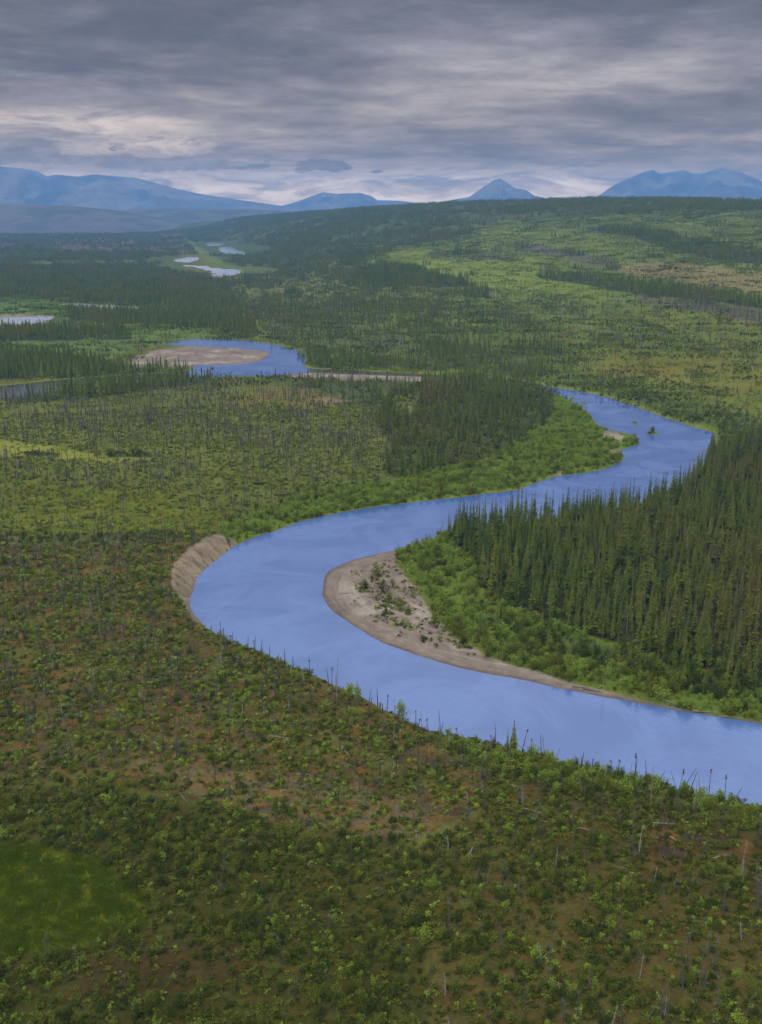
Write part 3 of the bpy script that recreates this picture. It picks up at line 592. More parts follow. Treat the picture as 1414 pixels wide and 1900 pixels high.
# ------------------------------------------------------------------ distant hills and mountains
def range_obj(name, pts, r0, depth, m_, seed, gully=1.0, foot=0.0):
    pts = np.array(pts, float)
    pxs = np.linspace(pts[0, 0], pts[-1, 0], 260)
    t_ = np.linspace(-1, 1, 41)
    PX, T = np.meshgrid(pxs, t_, indexing='ij')
    A_ = np.arctan((PX - W0 / 2) / F * CP)
    rr = r0 + T * depth
    x = rr * np.sin(A_); y = rr * np.cos(A_)
    ztop = CAMZ + (HZ - np.interp(PX, pts[:, 0], pts[:, 1])) * r0 / F / CP
    ztop = np.maximum(ztop, foot + 5)
    shift = fbm(x, y, depth * .9, 3, seed) * .5
    prof = np.clip(1 - np.abs(T) ** 1.15, 0, 1)
    g = (fbm(x, y, depth * .35, 5, seed + 3)) * gully * (1 - prof) * prof * 3.2
    g2 = -np.abs(fbm(x * 1.0, y * .4, depth * .13, 4, seed + 9)) * gully * sst(1 - prof, .0, .25) * prof
    z = foot + (ztop - foot) * np.clip(prof + g + g2, 0, None)
    z = np.where(np.abs(T) < .02, ztop, np.minimum(z, ztop + 0 * z))
    z = np.where(np.abs(T) > .99, -30, z)
    n_, k_ = PX.shape
    V_ = np.stack([x.ravel(), y.ravel(), z.ravel()], 1)
    i, j = np.meshgrid(np.arange(n_ - 1), np.arange(k_ - 1), indexing='ij'); a_ = (i * k_ + j).ravel()
    return link(name, mk_mesh(name, V_, np.stack([a_, a_ + k_, a_ + k_ + 1, a_ + 1], 1), m_), kind='structure')
m_, t, b = mat('haze_tinted_mountain_rock'); M_mtn = m_
pos = t.n('ShaderNodeNewGeometry').outputs['Position']
c_ = t.mix(t.step(t.noise(pos, .0026, 8, .68), .42, .6), (.035, .068, .125), (.120, .130, .150))  # distance haze painted blue into the rock; tone contrast stands in for relief shading
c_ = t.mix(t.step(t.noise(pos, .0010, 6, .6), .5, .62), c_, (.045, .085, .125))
t.put(b.inputs['Base Color'], c_); b.inputs['Roughness'].default_value = .95
m_, t, b = mat('far_forest_slope'); M_far = m_
pos = t.n('ShaderNodeNewGeometry').outputs['Position']
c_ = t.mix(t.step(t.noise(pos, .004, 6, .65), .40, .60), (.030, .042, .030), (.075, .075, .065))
t.put(b.inputs['Base Color'], c_); b.inputs['Roughness'].default_value = .95
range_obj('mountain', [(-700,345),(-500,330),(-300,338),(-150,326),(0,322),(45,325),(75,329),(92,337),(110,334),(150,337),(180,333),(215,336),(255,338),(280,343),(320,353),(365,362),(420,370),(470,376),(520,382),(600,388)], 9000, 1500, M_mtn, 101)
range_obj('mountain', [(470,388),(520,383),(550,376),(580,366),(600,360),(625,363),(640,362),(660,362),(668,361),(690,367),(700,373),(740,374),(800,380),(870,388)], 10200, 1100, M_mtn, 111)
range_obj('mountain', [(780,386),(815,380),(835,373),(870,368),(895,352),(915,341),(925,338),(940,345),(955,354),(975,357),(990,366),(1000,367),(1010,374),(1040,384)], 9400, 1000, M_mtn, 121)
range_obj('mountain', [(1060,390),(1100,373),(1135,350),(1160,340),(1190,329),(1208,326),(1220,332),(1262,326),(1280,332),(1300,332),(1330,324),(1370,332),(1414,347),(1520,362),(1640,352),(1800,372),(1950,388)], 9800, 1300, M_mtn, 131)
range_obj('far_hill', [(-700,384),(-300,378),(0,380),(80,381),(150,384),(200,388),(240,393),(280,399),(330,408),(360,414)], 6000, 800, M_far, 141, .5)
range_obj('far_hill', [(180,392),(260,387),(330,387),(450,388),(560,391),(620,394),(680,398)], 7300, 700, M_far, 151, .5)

# ------------------------------------------------------------------ haze
hz, t, b = mat('thin_haze')
for n_ in [n for n in hz.node_tree.nodes if n.type == 'BSDF_PRINCIPLED']: hz.node_tree.nodes.remove(n_)
pv = t.n('ShaderNodeVolumePrincipled'); pv.inputs['Color'].default_value = (.24, .52, 1.0, 1); pv.inputs['Density'].default_value = 8.5e-5
pv.inputs['Anisotropy'].default_value = 0.0
t.put([n for n in hz.node_tree.nodes if n.type == 'OUTPUT_MATERIAL'][0].inputs['Volume'], pv.outputs[0])
s = 11400.0; zt, zb = 450.0, -33.0
hv = np.array([(x, y, z) for z in (zb, zt) for x, y in ((-s, -s), (s, -s), (s, s), (-s, s))], float)
hq = np.array([(0, 3, 2, 1), (4, 5, 6, 7), (0, 1, 5, 4), (1, 2, 6, 5), (2, 3, 7, 6), (3, 0, 4, 7)])
link('haze', mk_mesh('haze', hv, hq, hz, smooth=False), kind='stuff')

# ------------------------------------------------------------------ plant shapes
def tri_mesh(name, V_, T_, mats_, mi=None):
    me = bpy.data.meshes.new(name); me.from_pydata([tuple(v) for v in V_], [], T_)
    for m_ in mats_: me.materials.append(m_)
    if mi is not None: me.polygons.foreach_set('material_index', mi)
    me.update(); return me
def tube(V_, T_, p0, p1, r0, r1, n=5):
    b0 = len(V_); ax = (Vector(p1) - Vector(p0)).normalized()
    u = ax.orthogonal().normalized(); v_ = ax.cross(u)
    for p, r in ((p0, r0), (p1, r1)):
        for k in range(n):
            a = 2 * math.pi * k / n; V_.append(tuple(Vector(p) + (u * math.cos(a) + v_ * math.sin(a)) * r))
    for k in range(n):
        k2 = (k + 1) % n; T_.append((b0 + k, b0 + k2, b0 + n + k2, b0 + n + k))
    T_.append(tuple(b0 + n + k for k in range(n)))
def crown_geo(rs, h, rmax, lev, nb, bare=.06, ragged=.35, needle=True):
    V_, T_, MI = [], [], []
    ph = rs.random() * 6
    for i in range(lev):
        u = i / (lev - 1)
        z = h * (bare + (1 - bare) * u)
        rad = rmax * ((1 - u) ** .92) * (1 + ragged * (rs.random() - .5)) * (.72 + .28 * math.sin(u * 9 + ph) ** 2) + .07
        if u < .12: rad *= .6 + 3 * u
        k = max(3, int(nb * (1 - .45 * u)))
        for j in range(k):
            if rs.random() < .10: continue
            a = j * 6.283 / k + rs.random() * 1.2 + i * 1.9
            L = rad * (.65 + .6 * rs.random()); dr = L * (.12 + .26 * rs.random()) - (.25 * L if u > .8 else 0)
            wd_ = L * .34 + .05
            dx, dy = math.cos(a), math.sin(a); nx, ny = -dy, dx
            b0 = len(V_)
            V_ += [(0, 0, z + .10), (dx * L * .55 + nx * wd_, dy * L * .55 + ny * wd_, z - dr * .35 - .08 * rs.random()),
                   (dx * L, dy * L, z - dr + .05), (dx * L * .55 - nx * wd_, dy * L * .55 - ny * wd_, z - dr * .35 - .08 * rs.random()),
                   (dx * L * .6, dy * L * .6, z - dr * .6 - .20 * wd_ - .10)]
            T_ += [(b0, b0 + 1, b0 + 2), (b0, b0 + 2, b0 + 3)]; MI += [0, 0]
            if needle: T_ += [(b0, b0 + 2, b0 + 4)]; MI += [0]
    # tip
    b0 = len(V_); V_ += [(0.07, 0, h - .35), (-.05, .07, h - .35), (-.05, -.07, h - .35), (0, 0, h + .15)]
    T_ += [(b0, b0 + 1, b0 + 3), (b0 + 1, b0 + 2, b0 + 3), (b0 + 2, b0, b0 + 3)]; MI += [0] * 3
    if rs.random() < .55:          # brown cone cluster at the very top
        for _ in range(9):
            z = h - .1 - rs.random() * h * .07; a = rs.random() * 6.3; q = .12 + .12 * rs.random(); b0 = len(V_)
            V_ += [(q * math.cos(a), q * math.sin(a), z), (q * math.cos(a + 1.5), q * math.sin(a + 1.5), z - .12), (0, 0, z + .22)]
            T_.append((b0, b0 + 1, b0 + 2)); MI.append(1)
    return V_, T_, MI
def trunk_geo(h, r=.13, n=5, lean=0.0):
    V_, T_ = [], []
    tube(V_, T_, (0, 0, -.4), (lean * .4, 0, h * .45), r, r * .65, n); tube(V_, T_, (lean * .4, 0, h * .45), (lean, 0, h * .97), r * .65, r * .12, n)
    return V_, T_
SPR = []          # (trunk mesh, crown mesh, joined mesh) for a 10 m spruce
for k in range(9):
    rs = random.Random(100 + k)
    rm = (1.4, 1.05, 1.75, .85, 1.35, 1.15, .8, 1.8, 1.1)[k]
    cv, ct, mi = crown_geo(rs, 10, rm, 27 if k != 7 else 22, 7, .05 + .08 * rs.random(), .5)
    tv, tt = trunk_geo(10)
    tm = tri_mesh('spruce_trunk', tv, tt, [M_bark]); cm = tri_mesh('spruce_crown', cv, ct, [M_spruce, M_cone], mi)
    off = len(cv); jm = tri_mesh('spruce_tree', cv + tv, ct + [tuple(i + off for i in f) for f in tt], [M_spruce, M_cone, M_bark], mi + [2] * len(tt))
    SPR.append((tm, cm, jm))
def low_spruce(rs, h, rm, ox=0, oy=0):
    V_, T_ = [], []
    for i in range(5):
        z0 = h * (.04 + i * .185); z1 = min(h, z0 + h * .30); rr = rm * (1 - i / 5.6) * (.8 + .4 * rs.random()); b0 = len(V_); n = 5
        a0 = rs.random() * 6
        for k in range(n):
            a = a0 + 6.283 * k / n; q = rr * (.6 + .7 * rs.random())
            V_.append((ox + q * math.cos(a), oy + q * math.sin(a), z0 + .5 * rs.random()))
        V_.append((ox, oy, z1))
        for k in range(n): T_.append((b0 + k, b0 + (k + 1) % n, b0 + n))
    return V_, T_
def patch(rs, count, size, hmin, hmax, name, fn, mats_):
    V_, T_ = [], []
    for _ in range(count):
        ox, oy = (rs.random() - .5) * size, (rs.random() - .5) * size
        v_, t_ = fn(rs, hmin + (hmax - hmin) * rs.random(), ox, oy)
        off = len(V_); V_ += v_; T_ += [tuple(i + off for i in f) for f in t_]
    return tri_mesh(name, V_, T_, mats_)
SPR_PATCH = [patch(random.Random(200 + k), 11, 15, 6.5, 12, 'spruce_clump', lambda rs, h, x, y: low_spruce(rs, h, .8 + .5 * rs.random(), x, y), [M_spruce]) for k in range(6)]
SPR_LOW = [patch(random.Random(220 + k), 1, 0, 10, 10.2, 'spruce_far', lambda rs, h, x, y: low_spruce(rs, h, 1.0, x, y), [M_spruce]) for k in range(4)]

def shrub_geo(rs, h, rad, n, leaf, ox=0, oy=0, stems=0):
    """leaf clusters on upright stems: each cluster a few small tilted faces"""
    V_, T_, MI = [], [], []
    lobes = [(rs.gauss(0, rad * .36), rs.gauss(0, rad * .36), h * (.55 + .5 * rs.random())) for _ in range(5)]
    for i in range(n):
        lx, ly, lh = lobes[i % 5]
        u = rs.random() ** .7
        sp = rad * (.10 + .24 * math.sin(math.pi * min(u * .85 + .1, 1)))
        x = ox + lx * (.4 + .6 * u) + rs.gauss(0, sp); y = oy + ly * (.4 + .6 * u) + rs.gauss(0, sp); z = max(.05, lh * u + rs.gauss(0, .07 * h))
        s_ = leaf * (.6 + .8 * rs.random()); a = rs.random() * 6.283; tl = rs.uniform(-.3, 1.3)
        ax = Vector((math.cos(a), math.sin(a), tl)).normalized(); bx = ax.orthogonal().normalized()
        bx = (Matrix.Rotation(rs.random() * 6.28, 3, ax) @ bx) * s_ * .55
        ax = ax * s_; p = Vector((x, y, z)); b0 = len(V_)
        V_ += [tuple(p - ax * .6), tuple(p + bx), tuple(p + ax), tuple(p - bx)]
        T_.append((b0, b0 + 1, b0 + 2, b0 + 3)); MI.append(0)
    for _ in range(stems):
        lx, ly, lh = lobes[_ % 5]; s0 = len(V_); t0 = len(T_)
        tube(V_, T_, (ox, oy, -.1), (ox + lx * .9, oy + ly * .9, lh * .9), .035, .012, 3); MI += [1] * (len(T_) - t0)
    return V_, T_, MI
SHR = {}          # 2 m shrubs by leaf class
for c3 in range(3):
    SHR[c3] = []
    for k in range(4):
        v_, t_, mi = shrub_geo(random.Random(300 + c3 * 10 + k), 2.0, (.8, 1.0, .65, 1.2)[k], (280, 360, 220, 400)[k], .135, 0, 0, 4)
        SHR[c3].append(tri_mesh('willow_shrub', v_, t_, [M_leaf[c3], M_bark], mi))
SHR_PATCH = {c3: [patch(random.Random(340 + 10 * c3 + k), 13, 15, .8, 2.2, 'shrub_clump', lambda rs, h, x, y: shrub_geo(rs, h, .9, 20, .45, x, y)[:2], [M_leaf[c3]]) for k in range(3)] for c3 in range(3)}
TUFT = {c3: [tri_mesh('low_tuft', *shrub_geo(random.Random(380 + 10 * c3 + k), .5, .55, 34, .17)[:2], [M_leaf[c3]]) for k in range(3)] for c3 in range(3)}
M_grass = leaf_mat('fresh_grass', (.070, .115, .004), (.105, .145, .006))
def grass_geo(rs, n=26):
    V_, T_ = [], []
    for _ in range(n):
        x, y = rs.gauss(0, .5), rs.gauss(0, .5); a = rs.random() * 6.3; h = .25 + .4 * rs.random(); b0 = len(V_)
        V_ += [(x, y, 0), (x + .09 * math.cos(a), y + .09 * math.sin(a), 0), (x + rs.gauss(0, .12), y + rs.gauss(0, .12), h)]
        T_.append((b0, b0 + 1, b0 + 2))
    return V_, T_
GRASS = [tri_mesh('grass_tuft', *grass_geo(random.Random(400 + k)), [M_grass]) for k in range(2)]

def snag_geo(rs, h, tw, lean=.3, top=False, n=5):
    V_, T_ = [], []
    lx, ly = rs.gauss(0, lean), rs.gauss(0, lean); r = .07 + .035 * rs.random()
    bend = rs.gauss(0, .12)
    mx, my = lx * .5 + bend, ly * .5
    tube(V_, T_, (0, 0, -.3), (mx, my, h * .5), r * 1.25, r * .8, n); tube(V_, T_, (mx, my, h * .5), (lx, ly, h), r * .8, r * .35, n)
    for i in range(tw):
        u = .2 + .78 * rs.random(); a = rs.random() * 6.28; L = (.25 + .45 * rs.random()) * (1.15 - u * .6)
        x, y, z = lx * u, ly * u, h * u
        tube(V_, T_, (x, y, z), (x + L * math.cos(a), y + L * math.sin(a), z - .12 * L - .1 * rs.random()), .022, .010, 3)
    if top:
        for i in range(16):
            z = h * (.90 + .11 * rs.random()); a = rs.random() * 6.28; q = .10 + .18 * rs.random(); b0 = len(V_)
            V_ += [(lx + q * math.cos(a), ly + q * math.sin(a), z), (lx + q * math.cos(a + 1.4), ly + q * math.sin(a + 1.4), z - .16), (lx, ly, z + .15)]
            T_.append((b0, b0 + 1, b0 + 2))
    return V_, T_
SNAG, SNAG_MAT = [], []
for k in range(10):
    pale = k in (3, 8)
    SNAG.append(tri_mesh('dead_spruce', *snag_geo(random.Random(500 + k), 6, (12, 22, 8, 10, 26, 16, 6, 18, 14, 30)[k], (.25, .1, .5, .3, .15, .8, .2, .35, .3, .1)[k], k in (1, 4, 9)), [M_snagp if pale else M_snag]))
def log_geo(rs, L):
    V_, T_ = [], []
    b1, b2 = rs.gauss(0, .04) * L, rs.gauss(0, .06) * L
    tube(V_, T_, (-L / 2, 0, .14), (0, b1, .17), .13, .10, 6); tube(V_, T_, (0, b1, .17), (L / 2, b2, .12), .10, .04, 6)
    for _ in range(7):
        u = rs.uniform(-.2, .48); a = rs.uniform(-1.4, 1.4); s_ = rs.choice((-1, 1)); q = .3 + .6 * rs.random()
        tube(V_, T_, (u * L, b1 * .8, .16), (u * L + q * .5, b1 * .8 + s_ * q * math.cos(a), .16 + q * abs(math.sin(a)) * .8), .03, .01, 3)
    for k in range(4):
        a = k * 1.57 + .4; tube(V_, T_, (-L / 2, 0, .14), (-L / 2 - .25, .35 * math.cos(a), .14 + .3 * math.sin(a)), .07, .02, 4)
    return V_, T_
LOG = [(tri_mesh('fallen_log', *log_geo(random.Random(600 + k), (5, 7, 4, 6)[k % 4]), [M_snagp if k < 4 else M_snag])) for k in range(8)]

# ------------------------------------------------------------------ scattering
def cand(dens, r0, r1, amax=R(25)):
    """uniform candidates over a ring sector at dens per square metre"""
    n = int(dens * amax * (r1 * r1 - r0 * r0)); 
    r = np.sqrt(rng.uniform(r0 * r0, r1 * r1, n)); a = rng.uniform(-amax, amax, n)
    return r * np.sin(a), r * np.cos(a)
def gather(col, r0, r1, dmax, amax=R(25), mult=1.0, clump=0):
    x, y = cand(dmax, r0, r1, amax)
    wd = water_dist(x, y); z = height(x, y, wd)
    zo, sd_, ct, si, px, py = zones_at(x, y, z, wd[0])
    dn = zo[:, col] * mult
    if clump: dn = dn * np.clip(.35 + 1.3 * sst(fbm(x, y, clump, 3, 91 + col), -.16, .2), 0, 2)
    ok = (rng.random(len(x)) < dn / dmax) & (wd[0] > .8) & (sd_ < .35) & ((ct < .4) | (wd[0] > 10))
    ok &= ~((wd[2] > 0) & (y > 2000) & (wd[0] < 75))
    return dict(x=x[ok], y=y[ok], z=z[ok], zo=zo[ok], D=wd[0][ok], px=px[ok], py=py[ok])
def gn_scatter(name, pts, meshes, label_kind='stuff', label=None, cat=None):
    """one object: points that carry shared plant meshes"""
    colc = bpy.data.collections.new(name + '_source')
    for i, me in enumerate(meshes):
        o = bpy.data.objects.new('%s_source_%02d' % (name, i), me); colc.objects.link(o)
    P_, S_, Rt, I_ = pts
    me = bpy.data.meshes.new(name); me.vertices.add(len(P_)); me.vertices.foreach_set('co', P_.astype(np.float32).ravel())
    for an, ty, dat in (('pscale', 'FLOAT_VECTOR', S_), ('prot', 'FLOAT_VECTOR', Rt)):
        at = me.attributes.new(an, ty, 'POINT'); at.data.foreach_set('vector', dat.astype(np.float32).ravel())
    at = me.attributes.new('pidx', 'INT', 'POINT'); at.data.foreach_set('value', I_.astype(np.int32))
    o = link(name, me, kind=label_kind)
    if label: o['label'] = label
    if cat: o['category'] = cat
    ng = bpy.data.node_groups.new(name, 'GeometryNodeTree')
    ng.interface.new_socket('Geometry', in_out='INPUT', socket_type='NodeSocketGeometry')
    ng.interface.new_socket('Geometry', in_out='OUTPUT', socket_type='NodeSocketGeometry')
    N = ng.nodes; gi = N.new('NodeGroupInput'); go = N.new('NodeGroupOutput')
    ci = N.new('GeometryNodeCollectionInfo'); ci.inputs['Collection'].default_value = colc
    ci.inputs['Separate Children'].default_value = True; ci.inputs['Reset Children'].default_value = True
    ip = N.new('GeometryNodeInstanceOnPoints'); ip.inputs['Pick Instance'].default_value = True
    def na(nm, dt):
        q = N.new('GeometryNodeInputNamedAttribute'); q.data_type = dt; q.inputs['Name'].default_value = nm; return q.outputs['Attribute']
    L = ng.links
    mp_ = N.new('GeometryNodeMeshToPoints'); L.new(gi.outputs[0], mp_.inputs[0])
    L.new(mp_.outputs[0], ip.inputs['Points']); L.new(ci.outputs[0], ip.inputs['Instance'])
    L.new(na('pidx', 'INT'), ip.inputs['Instance Index'])
    er = N.new('FunctionNodeEulerToRotation'); L.new(na('prot', 'FLOAT_VECTOR'), er.inputs[0]); L.new(er.outputs[0], ip.inputs['Rotation'])
    L.new(na('pscale', 'FLOAT_VECTOR'), ip.inputs['Scale']); L.new(ip.outputs[0], go.inputs[0])
    md = o.modifiers.new('plants', 'NODES'); md.node_group = ng
    return o
def pack(g, sxy, sz, idx, tilt=.04, sink=0.0):
    n = len(g['x'])
    P_ = np.stack([g['x'], g['y'], g['z'] - sink], 1)
    return (P_, np.stack([sxy, sxy, sz], 1), np.stack([rng.normal(0, tilt, n), rng.normal(0, tilt, n), rng.uniform(0, 6.283, n)], 1), idx)
def sub(g, m):
    return {k: v_[m] for k, v_ in g.items()}
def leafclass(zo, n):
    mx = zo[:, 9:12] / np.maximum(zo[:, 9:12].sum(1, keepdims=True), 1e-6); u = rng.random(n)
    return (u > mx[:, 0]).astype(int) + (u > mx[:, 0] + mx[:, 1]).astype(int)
def screen(g, h):
    px, py = proj(g['x'], g['y'], g['z']); px2, py2 = proj(g['x'], g['y'], g['z'] + h)
    inside = (px > 6) & (px < W0 - 6) & (py2 < H0 - 15) & (py2 > 0)
    return px, py, np.where(inside, py - py2, 0)
ORD = ['first','second','third','fourth','fifth','sixth','seventh','eighth','ninth','tenth','eleventh','twelfth','thirteenth','fourteenth','fifteenth','sixteenth','seventeenth','eighteenth','nineteenth','twentieth']

# ---- spruces
g = gather(3, 100, 680, .16, clump=0)
n = len(g['x']); H_ = g['zo'][:, 7] * rng.uniform(.36, 1.32, n) * (1 + .3 * fbm(g['x'], g['y'], 30, 2, 93))
H_ = np.where((g['D'] < 14) & (g['zo'][:, 7] > 11), H_ * 1.1, H_)
idx = rng.integers(0, 9, n); wid_ = rng.uniform(.75, 1.15, n)
px, py, vis = screen(g, H_)
order = np.argsort(-vis); top = np.zeros(n, bool); top[order[:296]] = True
# ---- shrubs
gsb = gather(5, 118, 640, .46, clump=9)
ns = len(gsb['x']); HS = gsb['zo'][:, 8] * rng.uniform(.45, 1.35, ns); CS = leafclass(gsb['zo'], ns); KS = rng.integers(0, 4, ns); WS = rng.uniform(.8, 1.3, ns)
pxs_, pys_, viss = screen(gsb, HS); o2 = np.argsort(-viss); tops = np.zeros(ns, bool); tops[o2[:296]] = True
# ---- snags
gd = gather(4, 118, 900, .06, clump=16)
nd_ = len(gd['x']); HD = gd['zo'][:, 12] * rng.uniform(.35, 1.25, nd_); KD = rng.integers(0, 10, nd_)
KD = np.where((KD == 3) | (KD == 8), np.where(rng.random(nd_) < .5, KD, 0), KD)
pxd, pyd, visd = screen(gd, HD); o3 = np.argsort(-visd); topd = np.zeros(nd_, bool); topd[o3[:280]] = True

# the masses past the largest 300 of each kind
m = ~top; q = sub(g, m)
gn_scatter('spruce_forest', pack(q, H_[m] / 10 * wid_[m] , H_[m] / 10, idx[m], .025), [s_[2] for s_ in SPR])
m = ~tops; q = sub(gsb, m)
gn_scatter('shrub_thicket', pack(q, HS[m] / 2 * WS[m], HS[m] / 2, CS[m] * 4 + KS[m], .08), [me for c3 in range(3) for me in SHR[c3]])
m = ~topd; q = sub(gd, m)
gn_scatter('dead_forest', pack(q, np.ones(m.sum()) * np.clip(1.35 + (np.hypot(q['x'], q['y']) - 250) / 900, 1.3, 1.8), HD[m] / 6, KD[m], .05), SNAG)
# low tufts and grass of the ground cover
gt = gather(6, 112, 330, 1.1, clump=5); grass = gt['zo'][:, 6] > 1.25
q = sub(gt, ~grass); nq = len(q['x']); cs = leafclass(q['zo'], nq)
sc = rng.uniform(.5, 1.6, nq)
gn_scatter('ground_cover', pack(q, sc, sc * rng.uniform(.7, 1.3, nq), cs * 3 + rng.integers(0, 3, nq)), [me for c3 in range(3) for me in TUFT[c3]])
gt2 = gather(6, 112, 300, 2.4, clump=0); q = sub(gt2, gt2['zo'][:, 6] > 1.25); nq = len(q['x']); sc = rng.uniform(.7, 1.5, nq)
gn_scatter('grass', pack(q, sc, sc, rng.integers(0, 2, nq)), GRASS)
gt3 = gather(6, 330, 640, .22, clump=7); nq = len(gt3['x']); cs = leafclass(gt3['zo'], nq); sc = rng.uniform(1.0, 2.4, nq)
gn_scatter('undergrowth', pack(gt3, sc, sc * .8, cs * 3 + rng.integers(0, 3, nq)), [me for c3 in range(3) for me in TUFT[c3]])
# beyond: single low spruces, then clumps
g4 = gather(3, 680, 1400, .062, R(24), clump=45); n4 = len(g4['x']); h4 = g4['zo'][:, 7] * rng.uniform(.6, 1.2, n4)
gn_scatter('distant_spruce_forest', pack(g4, h4 / 10 * rng.uniform(.9, 1.4, n4), h4 / 10, rng.integers(0, 4, n4)), SPR_LOW)
g5 = gather(3, 1400, 5200, .0075, R(23), mult=.13, clump=110); n5 = len(g5['x']); h5 = rng.uniform(.8, 1.15, n5)
gn_scatter('far_spruce_forest', pack(g5, h5, h5, rng.integers(0, 6, n5), 0), SPR_PATCH)
g6 = gather(5, 640, 2300, .016, R(23), mult=.16, clump=40); n6 = len(g6['x']); h6 = rng.uniform(.7, 1.3, n6); c6 = leafclass(g6['zo'], n6)
gn_scatter('distant_shrubs', pack(g6, h6, h6, c6 * 3 + rng.integers(0, 3, n6), 0), [me for c3 in range(3) for me in SHR_PATCH[c3]])
g7 = gather(4, 900, 2300, .04, R(22), mult=.6, clump=50); n7 = len(g7['x'])
gn_scatter('distant_dead_forest', pack(g7, rng.uniform(1.4, 2.4, n7), rng.uniform(.8, 1.5, n7), rng.integers(0, 10, n7)), SNAG)

# ------------------------------------------------------------------ individual plants
def where_spruce(px_, py_, D_):
    side = 'left' if px_ < 980 else 'middle' if px_ < 1130 else 'right' if px_ < 1270 else 'far right'
    if py_ < 905 and px_ < 1060: return 'of the stand inside the bend'
    if D_ < 13 and py_ < 1010 and px_ > 820: return 'with its tip against the river, %s part' % side
    if py_ > 1190: return 'at the front by the willows, %s part' % side
    if py_ > 1110: return 'in the front rows, %s part' % side
    if py_ > 1040: return 'in the middle rows, %s part' % side
    return 'in the back rows, %s part' % side
SFORM = ['broad', 'slim', 'very broad', 'pencil-thin', 'full', 'narrow', 'needle-thin', 'wide and gappy', 'spindly']
def add_spruce(x, y, z, h, k, w_, rot, label, group, tilt=(0, 0)):
    e = bpy.data.objects.new('spruce_tree', None); COL.objects.link(e)
    e.location = (x, y, z - .1); e.rotation_euler = (tilt[0], tilt[1], rot); e.scale = (h / 10 * w_, h / 10 * w_, h / 10)
    e.empty_display_size = .5
    e['label'] = label; e['category'] = 'tree'
    if group: e['group'] = group
    for nm, me in (('trunk', SPR[k][0]), ('crown', SPR[k][1])):
        o = bpy.data.objects.new(nm, me); COL.objects.link(o); o.parent = e
    return e
silh = 0
ids = [i for i in np.argsort(px) if top[i]]
for i in ids:
    h = float(H_[i]); k = int(idx[i]); place = where_spruce(px[i], py[i], g['D'][i])
    size = 'towering' if h > 16 else 'tall' if h > 14 else 'middling' if h > 12 else 'shortish' if h > 10 else 'small'
    add_spruce(float(g['x'][i]), float(g['y'][i]), float(g['z'][i]), h, k, float(wid_[i]), float(rng.uniform(0, 6.28)),
               '%s %s spruce %s' % (size, SFORM[k], place), 'spruces of the right bank stand', (float(rng.normal(0, .02)), float(rng.normal(0, .02))))

def zat(x, y):
    x = np.atleast_1d(float(x)); y = np.atleast_1d(float(y)); return float(height(x, y)[0])
def ground_at(px_, py_, z0=3.6):
    """photo pixel -> point on the land, by a few rounds of intersecting the ray with the relief"""
    z = z0
    for _ in range(6):
        x, y = unproj(px_, py_, z); z = .5 * z + .5 * zat(x, y)
    return float(x), float(y), zat(x, y)
def spot_spruce(px_, py_, hpx, k, w_, label, z0=3.6):
    x, y, z = ground_at(px_, py_, z0)
    p1 = proj(x, y, z)[1] - proj(x, y, z + 10)[1]
    add_spruce(x, y, z, 10 * hpx / p1, k, w_, random.random() * 6, label, None)
spot_spruce(952, 1402, 66, 2, 1.0, 'dense full spruce, taller of the pair on the near bank edge')
spot_spruce(941, 1398, 48, 6, 1.0, 'thin spruce left of the full one on the near bank edge')
for i_, (a, b_, h_) in enumerate([(832,1000,52),(842,1000,44),(853,1002,38),(888,985,66),(899,985,60),(911,985,52),(920,986,44),(946,985,75),(959,985,90),(966,988,80)]):
    spot_spruce(a, b_, h_, (1, 3, 5, 6, 1, 0, 3, 4, 1, 3)[i_], .9, '%s spruce from the left at the river edge of the right stand' % ORD[i_], .8)
spot_spruce(662, 905, 32, 0, 1.0, 'lone dark spruce at the edge of the snag plain above the willows', 2)

def SNL(a, b_):
    side = 'left' if a < 350 else 'left centre' if a < 700 else 'right centre' if a < 1060 else 'right'
    if b_ < 1180 + (a - 430) * .36 + 40: return 'near the bank edge, its top against the river'
    if b_ < 1440 and a < 700: return 'on the burnt terrace, %s part' % side
    if a > 800: return 'in the green brush, %s %s' % ('lower' if b_ > 1650 else 'upper', side)
    return 'on the terrace before the thicket, %s part' % side if b_ < 1600 else 'in the dark brush at the bottom, %s part' % side
def add_snag(x, y, z, h, k, w_, label, group, tilt, kind='dead_spruce'):
    o = bpy.data.objects.new('dead_spruce', SNAG[k]); COL.objects.link(o)
    o.location = (x, y, z); o.rotation_euler = (*tilt, float(rng.uniform(0, 6.28))); o.scale = (w_, w_, h / 6)
    o['label'] = label; o['category'] = 'dead tree'
    if group: o['group'] = group
FORM = ['short-twigged', 'bushy-topped', 'bent', 'bleached', 'twig-covered', 'crooked', 'bare', 'dark', 'bleached', 'shaggy']
for i in [i for i in np.argsort(pxd) if topd[i]]:
    h = float(HD[i]); sz = 'very tall' if h > 7 else 'tall' if h > 6 else 'short' if h < 4 else 'mid-height'
    add_snag(float(gd['x'][i]), float(gd['y'][i]), float(gd['z'][i]), h, int(KD[i]), 1.15,
             '%s %s dead spruce %s' % (sz, FORM[int(KD[i])], SNL(pxd[i], pyd[i])), 'dead spruces on the near terrace', (float(rng.normal(0, .06)), float(rng.normal(0, .06))))
